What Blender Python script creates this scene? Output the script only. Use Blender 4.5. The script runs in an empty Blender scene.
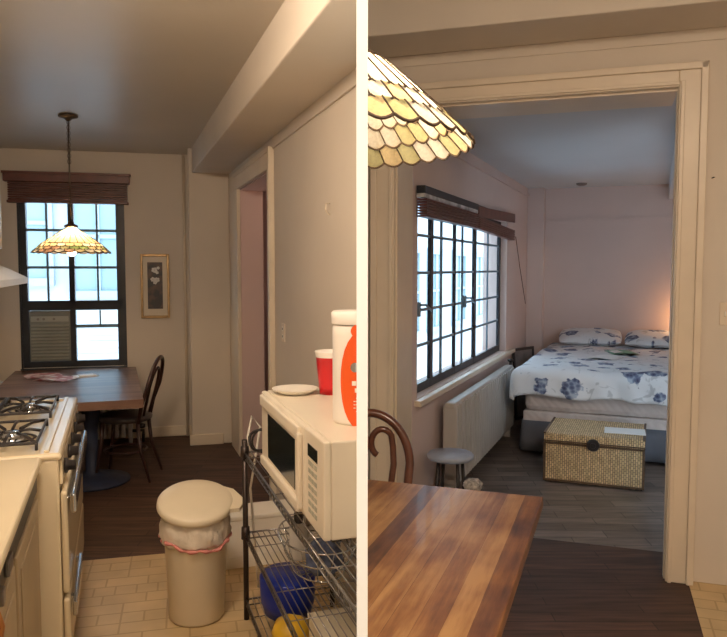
import bpy, bmesh, math, random
from mathutils import Vector, Matrix
random.seed(7)
PI = math.pi
sc = bpy.context.scene
col = sc.collection

# ------------------------------------------------------------------ camera
F_PX = 730.0
cam_d = bpy.data.cameras.new('camera'); cam = bpy.data.objects.new('camera', cam_d); col.objects.link(cam)
cam_d.sensor_fit = 'HORIZONTAL'; cam_d.sensor_width = 36.0; cam_d.lens = 36.0*F_PX/727.0
cam.location = (0, 0, 1.65); cam.rotation_euler = (PI/2-math.atan(50/730), 0, 0)
cam_d.clip_start = 0.05
sc.camera = cam
# ------------------------------------------------------------------ world, exposure
w = bpy.data.worlds.new('world'); sc.world = w; w.use_nodes = True
bg = w.node_tree.nodes['Background']; bg.inputs[0].default_value = (0.68, 0.84, 1.0, 1); bg.inputs[1].default_value = 4.2
sc.view_settings.view_transform = 'Standard'; sc.view_settings.look = 'None'
sc.view_settings.exposure = 0.34; sc.view_settings.gamma = 1.0; sc.view_settings.use_curve_mapping = False
sc.cycles.max_bounces = 8; sc.cycles.diffuse_bounces = 5
sc.cycles.sample_clamp_indirect = 4.0
# the two kitchens (left and right of the white partition) each have their own axes: u across, v into the depth
ANG = {'L': -18.758, 'LW': -13.8, 'R': 21.856, 'RW': 17.9, 'W': 0.0}
def ax(f):
    t = math.radians(ANG[f]); return Vector((math.cos(t), -math.sin(t), 0)), Vector((math.sin(t), math.cos(t), 0))
def P(f, u, v, z=0.0):
    a, b = ax(f); return a*u + b*v + Vector((0, 0, z))
def RZ(f): return -math.radians(ANG[f])

def area_lamp(name, loc, rot, sx, sy, power, colour, portal=False):
    d = bpy.data.lights.new(name, 'AREA'); d.shape = 'RECTANGLE'; d.size = sx; d.size_y = sy
    d.energy = power; d.color = colour
    if portal: d.cycles.is_portal = True
    o = bpy.data.objects.new(name, d); col.objects.link(o); o.location = loc; o.rotation_euler = rot
    return o
def point_lamp(name, loc, power, colour, r=0.04):
    d = bpy.data.lights.new(name, 'POINT'); d.energy = power; d.color = colour; d.shadow_soft_size = r
    o = bpy.data.objects.new(name, d); col.objects.link(o); o.location = loc
    return o
WARM = (1.0, 0.79, 0.59)
# kitchen ceiling lamps behind the camera, one per kitchen, plus an added fill light
area_lamp('kitchen_lamp_and_fill', (-0.75, -0.5, 2.70), (math.radians(25), 0, 0), 0.5, 0.5, 31, WARM)
area_lamp('kitchen_lamp_and_fill', (-0.80, 1.9, 2.70), (math.radians(58), 0, math.radians(10)), 0.35, 0.35, 36, WARM)  # added fill light for the dim back of the left kitchen
area_lamp('kitchen_lamp_and_fill', (0.9, 0.2, 3.0), (math.radians(25), 0, 0), 0.5, 0.5, 50, WARM)
# daylight comes in through the two windows (portals for the sky)
area_lamp('window_portal', P('LW', -1.02, 7.62, 1.52), (-PI/2, 0, RZ('LW')), 0.9, 1.65, 1, (1, 1, 1), True)
area_lamp('window_portal', P('R', -1.75, 5.98, 1.45), (0, -PI/2, RZ('R')), 1.5, 3.3, 1, (1, 1, 1), True)
# bedside lamp out of sight behind the right-hand jamb, added fill light beyond the left doorway
point_lamp('bedside_lamp_light', P('R', 0.36, 8.80, 1.12), 5, (1.0, 0.5, 0.2), 0.06)
point_lamp('hall_fill_light', P('L', 1.75, 6.2, 2.1), 3, (1.0, 0.62, 0.5), 0.08)

# ------------------------------------------------------------------ materials
def mat(name, c, rough=0.6, metal=0.0, **k):
    m = bpy.data.materials.new(name); m.use_nodes = True
    b = m.node_tree.nodes['Principled BSDF']
    b.inputs['Base Color'].default_value = (*c, 1); b.inputs['Roughness'].default_value = rough; b.inputs['Metallic'].default_value = metal
    if 'spec' in k: b.inputs['Specular IOR Level'].default_value = k['spec']
    if 'trans' in k: b.inputs['Transmission Weight'].default_value = k['trans']
    if 'coat' in k: b.inputs['Coat Weight'].default_value = k['coat']
    return m
def N(m, t, **k):
    n = m.node_tree.nodes.new(t)
    for a, b in k.items():
        if a in n.inputs: n.inputs[a].default_value = b
        else: setattr(n, a, b)
    return n
def LK(m, a, b): m.node_tree.links.new(a, b)
def BS(m): return m.node_tree.nodes['Principled BSDF']
def ramp(m, fac, stops, interp='LINEAR'):
    r = N(m, 'ShaderNodeValToRGB'); r.color_ramp.interpolation = interp
    e = r.color_ramp.elements
    while len(e) < len(stops): e.new(0.5)
    for i, (p, c) in enumerate(stops): e[i].position = p; e[i].color = (*c, 1)
    LK(m, fac, r.inputs[0]); return r.outputs[0]
def coords(m, scale=(1, 1, 1), rot=(0, 0, 0), loc=(0, 0, 0)):
    t = N(m, 'ShaderNodeTexCoord'); mp = N(m, 'ShaderNodeMapping')
    mp.inputs['Scale'].default_value = scale; mp.inputs['Rotation'].default_value = rot; mp.inputs['Location'].default_value = loc
    LK(m, t.outputs['Object'], mp.inputs[0]); return mp.outputs[0]
def mottled(name, c, rough=0.6, amt=0.06, scale=3.0, bump=0.0, bscale=60.0, **k):
    m = mat(name, c, rough, **k)
    n = N(m, 'ShaderNodeTexNoise'); n.inputs['Scale'].default_value = scale; n.inputs['Detail'].default_value = 4
    LK(m, coords(m), n.inputs['Vector'])
    lo = tuple(x*(1-amt) for x in c); hi = tuple(min(1, x*(1+amt)) for x in c)
    LK(m, ramp(m, n.outputs[0], [(0.3, lo), (0.7, hi)]), BS(m).inputs['Base Color'])
    if bump:
        n2 = N(m, 'ShaderNodeTexNoise'); n2.inputs['Scale'].default_value = bscale; LK(m, coords(m), n2.inputs['Vector'])
        b = N(m, 'ShaderNodeBump'); b.inputs['Strength'].default_value = bump; b.inputs['Distance'].default_value = 0.01
        LK(m, n2.outputs[0], b.inputs['Height']); LK(m, b.outputs[0], BS(m).inputs['Normal'])
    return m
def brickmat(name, c1, c2, mortar, bw, bh, ms, rough, offset=0.5, rot=0.0, bias=0.0, noise=0.15, grain=None, squash=1.0, sqf=2, coat=0.0):
    m = mat(name, c1, rough, coat=coat)
    b = N(m, 'ShaderNodeTexBrick'); b.offset = offset; b.squash = squash; b.squash_frequency = sqf
    b.inputs['Color1'].default_value = (*c1, 1); b.inputs['Color2'].default_value = (*c2, 1); b.inputs['Mortar'].default_value = (*mortar, 1)
    b.inputs['Scale'].default_value = 1.0; b.inputs['Mortar Size'].default_value = ms; b.inputs['Bias'].default_value = bias
    b.inputs['Brick Width'].default_value = bw; b.inputs['Row Height'].default_value = bh; b.inputs['Mortar Smooth'].default_value = 0.2
    LK(m, coords(m, rot=(0, 0, rot)), b.inputs['Vector'])
    n = N(m, 'ShaderNodeTexNoise'); n.inputs['Scale'].default_value = 1.0; n.inputs['Detail'].default_value = 6
    LK(m, coords(m, scale=grain or (8, 8, 8), rot=(0, 0, rot)), n.inputs['Vector'])
    mx = N(m, 'ShaderNodeMix', data_type='RGBA', blend_type='MULTIPLY'); mx.inputs[0].default_value = 1.0
    LK(m, b.outputs[0], mx.inputs[6])
    LK(m, ramp(m, n.outputs[0], [(0.3, (1-noise,)*3), (0.7, (1+noise,)*3)]), mx.inputs[7])
    LK(m, mx.outputs[2], BS(m).inputs['Base Color'])
    return m

M = {}
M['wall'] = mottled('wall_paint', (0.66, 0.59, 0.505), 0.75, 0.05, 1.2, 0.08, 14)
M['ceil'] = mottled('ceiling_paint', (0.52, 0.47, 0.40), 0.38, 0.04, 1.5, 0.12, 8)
M['trim'] = mottled('trim_paint', (0.72, 0.62, 0.49), 0.4, 0.05, 4)
M['bedwall'] = mottled('bedroom_paint', (0.66, 0.53, 0.48), 0.8, 0.05, 1.2, 0.06, 12)
M['bedceil'] = mottled('bedroom_ceiling_paint', (0.60, 0.62, 0.64), 0.6, 0.04, 1.2)
M['pinkwall'] = mottled('hall_paint_reveal_shade', (0.62, 0.46, 0.42), 0.8, 0.05, 1.2)  # hall walls; also colours the shade on the left doorway reveal
M['partition'] = mat('partition_paint', (0.86, 0.93, 0.98), 0.7)
M['wood_floor'] = brickmat('dark_floorboards', (0.10, 0.050, 0.030), (0.060, 0.031, 0.020), (0.02, 0.011, 0.008), 0.9, 0.085, 0.0025, 0.68, noise=0.45, grain=(3, 30, 8))
M['parquet'] = brickmat('grey_brown_parquet', (0.23, 0.18, 0.15), (0.11, 0.086, 0.072), (0.03, 0.022, 0.02), 0.45, 0.12, 0.003, 0.33, rot=math.radians(2), noise=0.35, grain=(4, 22, 8))
M['tile'] = brickmat('vinyl_tile', (0.60, 0.44, 0.235), (0.54, 0.385, 0.20), (0.42, 0.29, 0.14), 0.21, 0.105, 0.005, 0.42, squash=0.5, sqf=3, noise=0.12, grain=(5, 5, 5))
def plankmat(name, cols, width, rough, axis='x', coat=0.05):
    m = mat(name, cols[0], rough, coat=coat)
    b = N(m, 'ShaderNodeTexBrick'); b.offset = 0.37
    b.inputs['Color1'].default_value = (0, 0, 0, 1); b.inputs['Color2'].default_value = (1, 1, 1, 1); b.inputs['Mortar'].default_value = (0.1, 0.1, 0.1, 1)
    b.inputs['Scale'].default_value = 1; b.inputs['Mortar Size'].default_value = 0.0007; b.inputs['Brick Width'].default_value = 4.0; b.inputs['Row Height'].default_value = width
    LK(m, coords(m, rot=(0, 0, 0 if axis == 'x' else PI/2)), b.inputs['Vector'])
    n = N(m, 'ShaderNodeTexNoise'); n.inputs['Scale'].default_value = 1; n.inputs['Detail'].default_value = 8; n.inputs['Roughness'].default_value = 0.65
    LK(m, coords(m, scale=(2.2, 26, 10) if axis == 'x' else (26, 2.2, 10)), n.inputs['Vector'])
    n2 = N(m, 'ShaderNodeTexNoise'); n2.inputs['Scale'].default_value = 5; n2.inputs['Detail'].default_value = 3
    LK(m, coords(m), n2.inputs['Vector'])
    a = N(m, 'ShaderNodeMath', operation='MULTIPLY'); a.inputs[1].default_value = 0.30; LK(m, b.outputs[0], a.inputs[0])
    a2 = N(m, 'ShaderNodeMath', operation='MULTIPLY_ADD'); a2.inputs[1].default_value = 0.75; LK(m, n.outputs[0], a2.inputs[0]); LK(m, a.outputs[0], a2.inputs[2])
    a3 = N(m, 'ShaderNodeMath', operation='MULTIPLY_ADD'); a3.inputs[1].default_value = 0.45; LK(m, n2.outputs[0], a3.inputs[0]); LK(m, a2.outputs[0], a3.inputs[2])
    LK(m, ramp(m, a3.outputs[0], [(0.46, cols[0]), (0.62, cols[1]), (0.78, cols[2]), (0.98, cols[3])]), BS(m).inputs['Base Color'])
    return m
M['table_wood'] = plankmat('oiled_plank_wood', [(0.035, 0.016, 0.009), (0.13, 0.052, 0.024), (0.27, 0.12, 0.044), (0.46, 0.26, 0.105)], 0.068, 0.46, 'y')
M['table_wood_l'] = plankmat('dull_plank_wood', [(0.06, 0.030, 0.022), (0.12, 0.060, 0.042), (0.19, 0.098, 0.065), (0.26, 0.15, 0.10)], 0.07, 0.36, 'x')
M['bentwood'] = mottled('bentwood_lacquer', (0.11, 0.035, 0.018), 0.28, 0.25, 12, coat=0.3)
M['darkwood'] = mottled('dark_bentwood', (0.045, 0.018, 0.014), 0.35, 0.2, 12)
M['seat'] = mottled('grey_brown_seat', (0.07, 0.055, 0.055), 0.3, 0.2, 14)
M['cream'] = mottled('cream_enamel', (0.80, 0.68, 0.47), 0.25, 0.03, 3, coat=0.3)
M['counter'] = mottled('cream_laminate', (0.77, 0.66, 0.46), 0.35, 0.04, 2)
M['cab'] = mottled('tan_cabinet', (0.46, 0.36, 0.23), 0.45, 0.08, 5)
M['black'] = mottled('black_iron', (0.025, 0.02, 0.02), 0.45, 0.2, 20)
M['dark'] = mat('dark_recess', (0.02, 0.016, 0.014), 0.7)
M['chrome'] = mat('chrome', (0.62, 0.66, 0.72), 0.18, 1.0)
M['rackmetal'] = mat('rack_metal', (0.30, 0.28, 0.27), 0.32, 1.0)
M['rackpost'] = mat('rack_post', (0.06, 0.045, 0.04), 0.4, 0.7)
M['copper'] = mat('copper', (0.62, 0.28, 0.11), 0.3, 1.0)
M['steelframe'] = mottled('black_steel', (0.018, 0.022, 0.030), 0.45, 0.2, 10)
M['muntin'] = mat('blue_grey_steel', (0.16, 0.24, 0.30), 0.5)
M['glass'] = mat('window_glass', (0.93, 0.98, 1.0), 0.02, trans=1.0, spec=0.3); BS(M['glass']).inputs['IOR'].default_value = 1.01
M['blind'] = mottled('mahogany_blind', (0.13, 0.040, 0.026), 0.4, 0.25, 9)
M['white'] = mottled('white_plastic', (0.82, 0.78, 0.70), 0.35, 0.03, 4)
M['mwave'] = mottled('microwave_enamel', (0.78, 0.70, 0.57), 0.35, 0.03, 4)
M['mwglass'] = mat('microwave_glass', (0.018, 0.022, 0.018), 0.12, spec=0.6)
M['bin'] = mottled('bin_plastic', (0.72, 0.63, 0.47), 0.38, 0.04, 5)
M['bag'] = mottled('bag_film', (0.76, 0.68, 0.57), 0.35, 0.06, 14, bump=0.6, bscale=30)
M['pink'] = mat('pink_drawstring', (0.66, 0.25, 0.22), 0.5)
M['red'] = mat('red_plastic', (0.62, 0.012, 0.018), 0.3)
M['cupwhite'] = mat('cup_white', (0.85, 0.80, 0.74), 0.35)
M['orange'] = mat('orange_label', (0.85, 0.11, 0.015), 0.35)
M['labelwhite'] = mat('label_white', (0.85, 0.8, 0.72), 0.4)
M['radiator'] = mottled('radiator_paint', (0.50, 0.48, 0.46), 0.4, 0.06, 8)
M['outside'] = mottled('pale_render', (0.42, 0.46, 0.48), 0.8, 0.08, 1.0)
M['outglass'] = mat('pale_glass', (0.22, 0.31, 0.34), 0.25)
M['outtrim'] = mat('blue_grey_trim', (0.30, 0.38, 0.43), 0.6)
M['ground'] = mottled('pale_pavement', (0.4, 0.42, 0.43), 0.8, 0.1, 1)
M['gold'] = mottled('old_gold_frame', (0.42, 0.27, 0.12), 0.35, 0.2, 20, metal=0.4)
M['mount'] = mottled('mount_board', (0.74, 0.66, 0.54), 0.7, 0.03, 9)
M['blue'] = mottled('blue_plastic', (0.008, 0.028, 0.30), 0.35, 0.2, 6)
M['yellow'] = mottled('yellow_plastic', (0.75, 0.46, 0.03), 0.4, 0.1, 6)
M['card'] = mottled('cream_card', (0.70, 0.62, 0.48), 0.6, 0.05, 5)
M['clear'] = mat('cloudy_plastic', (0.55, 0.52, 0.48), 0.25, spec=0.6)
M['bluegrey'] = mottled('blue_grey_film', (0.12, 0.15, 0.26), 0.2, 0.5, 25)
M['paper'] = mat('paper', (0.85, 0.85, 0.83), 0.7)
M['mint'] = mat('mint_print', (0.20, 0.42, 0.30), 0.6)
M['navy'] = mottled('navy_cloth', (0.02, 0.028, 0.06), 0.6, 0.3, 10)
M['came'] = mat('lead_came', (0.07, 0.045, 0.03), 0.5, 0.4)
M['brass'] = mat('aged_brass', (0.10, 0.07, 0.05), 0.4, 0.7)

def stained_glass(name, c, t=0.75):
    m = bpy.data.materials.new(name); m.use_nodes = True; nt = m.node_tree; nt.nodes.clear()
    o = nt.nodes.new('ShaderNodeOutputMaterial'); mx = nt.nodes.new('ShaderNodeMixShader'); mx.inputs[0].default_value = t
    d = nt.nodes.new('ShaderNodeBsdfDiffuse'); tr = nt.nodes.new('ShaderNodeBsdfTranslucent')
    n = nt.nodes.new('ShaderNodeTexNoise'); n.inputs['Scale'].default_value = 30
    r = nt.nodes.new('ShaderNodeValToRGB')
    r.color_ramp.elements[0].position = 0.3; r.color_ramp.elements[1].position = 0.7
    r.color_ramp.elements[0].color = (*[x*0.82 for x in c], 1); r.color_ramp.elements[1].color = (*c, 1)
    nt.links.new(n.outputs[0], r.inputs[0]); nt.links.new(r.outputs[0], d.inputs[0]); nt.links.new(r.outputs[0], tr.inputs[0])
    nt.links.new(d.outputs[0], mx.inputs[1]); nt.links.new(tr.outputs[0], mx.inputs[2]); nt.links.new(mx.outputs[0], o.inputs[0])
    return m
M['g_cream'] = stained_glass('cream_glass', (0.86, 0.72, 0.45)); M['g_pale'] = stained_glass('pale_glass_tile', (0.93, 0.90, 0.82))
M['g_green'] = stained_glass('green_glass', (0.45, 0.62, 0.25)); M['g_olive'] = stained_glass('olive_glass', (0.66, 0.64, 0.38))
M['g_pink'] = stained_glass('pink_glass', (0.78, 0.50, 0.36)); M['g_mint'] = stained_glass('mint_glass', (0.55, 0.66, 0.50))
bulbm = bpy.data.materials.new('bulb_glow'); bulbm.use_nodes = True; BS(bulbm).inputs['Emission Color'].default_value = (1, 0.8, 0.5, 1); BS(bulbm).inputs['Emission Strength'].default_value = 12
M['bulb'] = bulbm

# ------------------------------------------------------------------ mesh helpers
class MB:
    def __init__(s): s.bm = bmesh.new(); s.mats = []
    def mi(s, m):
        if m is None: return 0
        if m not in s.mats: s.mats.append(m)
        return s.mats.index(m)
    def _fin(s, faces, m, smooth=False):
        i = s.mi(m)
        for f in faces: f.material_index = i; f.smooth = smooth
    def box(s, x0, x1, y0, y1, z0, z1, m=None, bev=0.0, rot=None):
        g = bmesh.ops.create_cube(s.bm, size=1.0)
        vs = g['verts']
        c = Vector(((x0+x1)/2, (y0+y1)/2, (z0+z1)/2))
        for v in vs: v.co = Vector((v.co.x*(x1-x0), v.co.y*(y1-y0), v.co.z*(z1-z0)))
        fs = list({f for v in vs for f in v.link_faces})
        if bev > 0:
            es = list({e for v in vs for e in v.link_edges})
            r = bmesh.ops.bevel(s.bm, geom=es, offset=bev, segments=2, profile=0.5, affect='EDGES')
            vs = list({v for f in r['faces'] for v in f.verts} | {v for v in vs if v.is_valid})
            fs = list({f for v in vs for f in v.link_faces})
        for v in vs:
            if rot is not None: v.co = rot @ v.co
            v.co += c
        s._fin(fs, m); return s
    def prism(s, pts, z0, z1, m=None):
        a = [s.bm.verts.new((p[0], p[1], z0)) for p in pts]; b = [s.bm.verts.new((p[0], p[1], z1)) for p in pts]
        n = len(pts); fs = [s.bm.faces.new(a[::-1]), s.bm.faces.new(b)]
        for i in range(n): fs.append(s.bm.faces.new((a[i], a[(i+1) % n], b[(i+1) % n], b[i])))
        s._fin(fs, m); return s
    def poly(s, pts, m=None, smooth=False):
        f = s.bm.faces.new([s.bm.verts.new(p) for p in pts]); s._fin([f], m, smooth); return s
    def tube(s, pts, r, m=None, n=8, closed=False, smooth=True):
        pts = [Vector(p) for p in pts]; k = len(pts); rings = []
        rr = r if isinstance(r, (list, tuple)) else [r]*k
        up = None
        for i in range(k):
            if closed: t = pts[(i+1) % k]-pts[i-1]
            else: t = pts[min(i+1, k-1)]-pts[max(i-1, 0)]
            t.normalize()
            if up is None:
                up = Vector((0, 0, 1)) if abs(t.z) < 0.9 else Vector((1, 0, 0))
            a = t.cross(up)
            if a.length < 1e-4: a = t.cross(Vector((0, 1, 0)))
            a.normalize(); b = a.cross(t); up = b
            rings.append([s.bm.verts.new(pts[i]+(a*math.cos(2*PI*j/n)+b*math.sin(2*PI*j/n))*rr[i]) for j in range(n)])
        fs = []
        for i in range(k if closed else k-1):
            A = rings[i]; B = rings[(i+1) % k]
            for j in range(n): fs.append(s.bm.faces.new((A[j], A[(j+1) % n], B[(j+1) % n], B[j])))
        s._fin(fs, m, smooth)
        if not closed: s._fin([s.bm.faces.new(rings[0][::-1]), s.bm.faces.new(rings[-1])], m)
        return s
    def lathe(s, prof, m=None, n=32, c=(0, 0, 0), smooth=True, wob=None, sx=1, sy=1):
        rings = []
        for (r, z) in prof:
            if r < 1e-6: rings.append([s.bm.verts.new((c[0], c[1], c[2]+z))])
            else:
                ring = []
                for j in range(n):
                    a = 2*PI*j/n; q = r+(wob(a, z) if wob else 0)
                    ring.append(s.bm.verts.new((c[0]+q*math.cos(a)*sx, c[1]+q*math.sin(a)*sy, c[2]+z)))
                rings.append(ring)
        fs = []
        for A, B in zip(rings, rings[1:]):
            for j in range(n):
                if len(A) == 1 and len(B) > 1: fs.append(s.bm.faces.new((A[0], B[(j+1) % n], B[j])))
                elif len(B) == 1 and len(A) > 1: fs.append(s.bm.faces.new((A[j], A[(j+1) % n], B[0])))
                elif len(A) > 1: fs.append(s.bm.faces.new((A[j], A[(j+1) % n], B[(j+1) % n], B[j])))
        s._fin(fs, m, smooth); return s
    def grid(s, fn, nu, nv, m=None, smooth=True):
        g = [[s.bm.verts.new(fn(i/nu, j/nv)) for j in range(nv+1)] for i in range(nu+1)]
        fs = [s.bm.faces.new((g[i][j], g[i+1][j], g[i+1][j+1], g[i][j+1])) for i in range(nu) for j in range(nv)]
        s._fin(fs, m, smooth); return s
    def build(s, name, m=None, parent=None, frame=None, loc=None, rotz=None, recalc=True):
        if recalc: bmesh.ops.recalc_face_normals(s.bm, faces=s.bm.faces)
        me = bpy.data.meshes.new(name); s.bm.to_mesh(me); s.bm.free()
        mats = [x for x in s.mats if x is not None] or [m]
        if m is not None and s.mats and None in s.mats:
            mats = [x if x is not None else m for x in s.mats]
        for x in mats: me.materials.append(M[x] if isinstance(x, str) else x)
        o = bpy.data.objects.new(name, me); col.objects.link(o)
        if parent: o.parent = parent
        if frame: o.rotation_euler = (0, 0, RZ(frame))
        if loc is not None: o.location = loc
        if rotz is not None: o.rotation_euler = (0, 0, rotz)
        return o
def thing(name, label, cat, frame='W', u=0, v=0, z=0, rz=0.0, group=None):
    o = bpy.data.objects.new(name, None); o.empty_display_size = 0.1; col.objects.link(o)
    o.location = P(frame, u, v, z); o.rotation_euler = (0, 0, RZ(frame)+rz)
    o['label'] = label; o['category'] = cat
    if group: o['group'] = group
    return o
def tag(o, label, cat, group=None):
    o['label'] = label; o['category'] = cat
    if group: o['group'] = group
    return o
def struct(name, mb, m, frame='W', parent=None):
    o = mb.build(name, m, parent, frame if not parent else None)
    if not parent: o['kind'] = 'structure'
    return o
XL, XR = -0.0067, 0.0041          # faces of the thin white partition
def clip(root, side):
    """trim whatever touches the partition flush with its face"""
    bpy.context.view_layer.update()
    objs = [root]+list(root.children_recursive)
    for o in objs:
        if o.type != 'MESH': continue
        x = XL if side == 'L' else XR
        n = Vector((1, 0, 0)) if side == 'L' else Vector((-1, 0, 0))
        mw = o.matrix_world; xs = [(mw @ v.co).x for v in o.data.vertices]
        if (side == 'L' and max(xs) < x) or (side == 'R' and min(xs) > x): continue
        inv = mw.inverted(); co = inv @ Vector((x, 0, 0)); no = (inv.to_3x3() @ n).normalized()
        bm = bmesh.new(); bm.from_mesh(o.data)
        r = bmesh.ops.bisect_plane(bm, geom=bm.verts[:]+bm.edges[:]+bm.faces[:], dist=1e-6, plane_co=co, plane_no=no, clear_outer=True)
        es = [e for e in r['geom_cut'] if isinstance(e, bmesh.types.BMEdge) and e.is_boundary]
        if o.get('cap', 1) and es:
            try: bmesh.ops.holes_fill(bm, edges=es, sides=0)
            except Exception: pass
        bm.to_mesh(o.data); bm.free()
        if not o.data.vertices: bpy.data.objects.remove(o)
def copy_tree(o, parent=None):
    c = o.copy(); col.objects.link(c); c.parent = parent
    for ch in list(o.children): copy_tree(ch, c)
    return c
def X(f, u, v): p = P(f, u, v); return (p.x, p.y)

#====================================================================== SETTING
wall_part = struct('wall_partition', MB().box(XL, XR, 0.70, 8.9, 0, 3.1), 'partition')
struct('trim_partition_head', MB().box(XL, XR, -1.8, 0.70, 2.76, 3.1), 'wall')
# ---- left kitchen
fl = MB().prism([(XL, -1.8), (-1.65, -1.8), (-1.65, 1.35), X('L', -1.06, 2.2), X('L', -1.06, 7.7), X('LW', 0.1, 7.5), X('LW', 0.1, 8.4), (XL, 8.5)][::-1], -0.12, 0.0)
struct('floor', fl, 'wood_floor')
def toLW(x, y):
    a, b = ax('LW'); p = Vector((x, y, 0)); return (p.dot(a), p.dot(b))
t = MB().prism([(1.40, 4.28), (-1.1, 4.28), toLW(-1.6, 1.5), toLW(-1.6, -1.75), toLW(-0.02, -1.75), toLW(-0.02, 3.96)], 0.0, 0.004)
o = t.build('floor_tile', 'tile', frame='LW'); o['kind'] = 'structure'; clip(o, 'L')
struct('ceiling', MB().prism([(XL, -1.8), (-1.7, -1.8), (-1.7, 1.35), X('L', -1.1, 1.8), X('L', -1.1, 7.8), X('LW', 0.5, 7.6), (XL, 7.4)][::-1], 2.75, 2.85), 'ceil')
struct('wall_left', MB().box(-1.16, -1.04, 1.7, 7.6, 0, 2.78), 'wall', 'L')
struct('wall_left_rear', MB().box(-1.75, -1.6, -1.8, 1.6, 0, 2.78), 'wall')
struct('wall_rear', MB().box(-1.75, 2.2, -1.95, -1.8, 0, 3.12), 'wall')
bw = MB(); WU0, WU1, WZ0, WZ1 = -1.475, -0.575, 0.715, 2.34
bw.box(-2.1, WU0, 7.37, 7.57, 0, 2.78); bw.box(WU1, 0.06, 7.37, 7.57, 0, 2.78); bw.box(WU0, WU1, 7.37, 7.57, 0, WZ0); bw.box(WU0, WU1, 7.37, 7.57, WZ1, 2.78)
struct('wall_back_left_kitchen', bw, 'wall', 'LW')
o = struct('wall_pier', MB().box(0.05, 0.42, 6.93, 7.6, 0, 2.75, bev=0.012), 'wall', 'LW')
struct('trim_conduit', MB().tube([(0.012, 7.335, 0), (0.012, 7.335, 2.74)], 0.014), 'trim', 'LW')
rw = MB(); OV0, OV1, OZ = 5.02, 6.33, 2.33
rw.box(1.03, 1.225, 2.9, OV0, 0, 2.75); rw.box(1.03, 1.225, OV1, 7.2, 0, 2.75); rw.box(1.03, 1.225, OV0, OV1, OZ, 2.75)
o = struct('wall_doorway_left_kitchen', rw, 'wall', 'L'); clip(o, 'L')
o = struct('trim_1', MB().box(0.685, 1.03, 0.3, 6.98, 2.525, 2.76, bev=0.008), 'wall', 'L'); clip(o, 'L'); o.name = 'trim_ceiling_beam'
cs = MB()
for (a, b, c, d) in ((OV0-0.11, OV0, 0, OZ+0.14), (OV1, OV1+0.45, 0, OZ), (OV0, OV1+0.45, OZ, OZ+0.14)):
    cs.box(1.0, 1.03, a, b, c, d, bev=0.004)
cs.box(0.99, 1.0, OV0-0.11, OV0-0.08, 0, OZ+0.14); cs.box(0.99, 1.0, OV0-0.11, OV1+0.17, OZ+0.11, OZ+0.14)
rv = MB().box(1.03, 1.225, OV0, OV0+0.012, 0, OZ).box(1.03, 1.225, OV1-0.012, OV1, 0, OZ).box(1.03, 1.225, OV0, OV1, OZ-0.012, OZ); struct('trim_doorway_lining', rv, 'pinkwall', 'L')  # pink-brown colour paints the shade onto the cream reveal
struct('trim_doorway_left_kitchen', cs, 'trim', 'L')
struct('trim_shadow_band_left', MB().box(1.016, 1.03, 2.9, 6.9, 2.455, 2.53, bev=0.004), 'wall', 'L'); clip(bpy.data.objects['trim_shadow_band_left'], 'L')  # thin strip added to draw the shadow band below the beam
bb = MB().box(-0.58, 0.05, 7.345, 7.37, 0, 0.10, bev=0.006).box(0.045, 0.34, 6.905, 6.93, 0, 0.10, bev=0.006).box(0.03, 0.052, 6.905, 7.37, 0, 0.10, bev=0.006)
struct('baseboard_left_kitchen', bb, 'trim', 'LW')
# room beyond the left doorway
o = struct('wall_hall_back', MB().box(0.3, 2.2, 8.25, 8.4, 0, 2.7), 'pinkwall', 'LW'); clip(o, 'L')
struct('wall_hall_side', MB().box(0.42, 0.5, 7.0, 8.3, 0, 2.7), 'pinkwall', 'LW')
o = struct('ceiling_hall', MB().prism([X('L', 1.15, 3.2), X('L', 1.15, 7.1), X('LW', 0.42, 8.4), (XL, 8.5), (XL, 3.3)][::-1], 2.5, 2.6), 'pinkwall')
# ---- right kitchen and bedroom
def poly_floor(name, pts, z0, z1, m):
    o = MB().prism(pts, z0, z1).build(name, m); o['kind'] = 'structure'; clip(o, 'R'); return o
poly_floor('floor_right_kitchen', [(XR, -1.8), (2.1, -1.8), X('RW', 0.9, 4.49), X('RW', -1.5, 4.49)], -0.12, 0.0, 'wood_floor')
o = MB().box(0.478, 0.9, 0.2, 4.1, 0.0, 0.004).build('floor_tile_right_kitchen', 'tile', frame='RW'); o['kind'] = 'structure'
poly_floor('floor_bedroom', [X('RW', -1.5, 4.35), X('RW', 0.9, 4.35), X('R', 1.8, 4.9), X('R', 1.8, 9.2), X('R', -1.6, 9.2), X('R', -1.6, 4.3)], -0.12, -0.003, 'parquet')
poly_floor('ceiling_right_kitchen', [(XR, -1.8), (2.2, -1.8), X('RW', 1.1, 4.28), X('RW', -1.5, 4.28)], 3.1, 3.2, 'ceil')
poly_floor('ceiling_bedroom', [X('RW', -1.4, 4.3), X('RW', 0.9, 4.3), X('R', 1.9, 4.3), X('R', 1.9, 9.2), X('R', -1.65, 9.2), X('R', -1.65, 4.4)], 2.6, 2.7, 'bedceil')
dw = MB(); DU0, DU1, DZ = -1.13, 0.362, 2.565
dw.box(-1.5, DU0, 4.1, 4.45, 0, 3.1); dw.box(DU1, 1.1, 4.1, 4.15, 0, 3.1); dw.box(DU0, DU1, 4.1, 4.45, DZ, 3.1)
o = struct('wall_doorway_right_kitchen', dw, 'wall', 'RW'); clip(o, 'R')
o = struct('trim_beam_right_kitchen', MB().box(-1.5, 1.1, 3.70, 4.1, 2.85, 3.1, bev=0.008), 'wall', 'RW'); clip(o, 'R')
o = struct('trim_picture_rail', MB().box(-1.5, 1.1, 4.092, 4.1, 2.79, 2.85, bev=0.003), 'wall', 'RW'); clip(o, 'R')
cs = MB()
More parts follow.
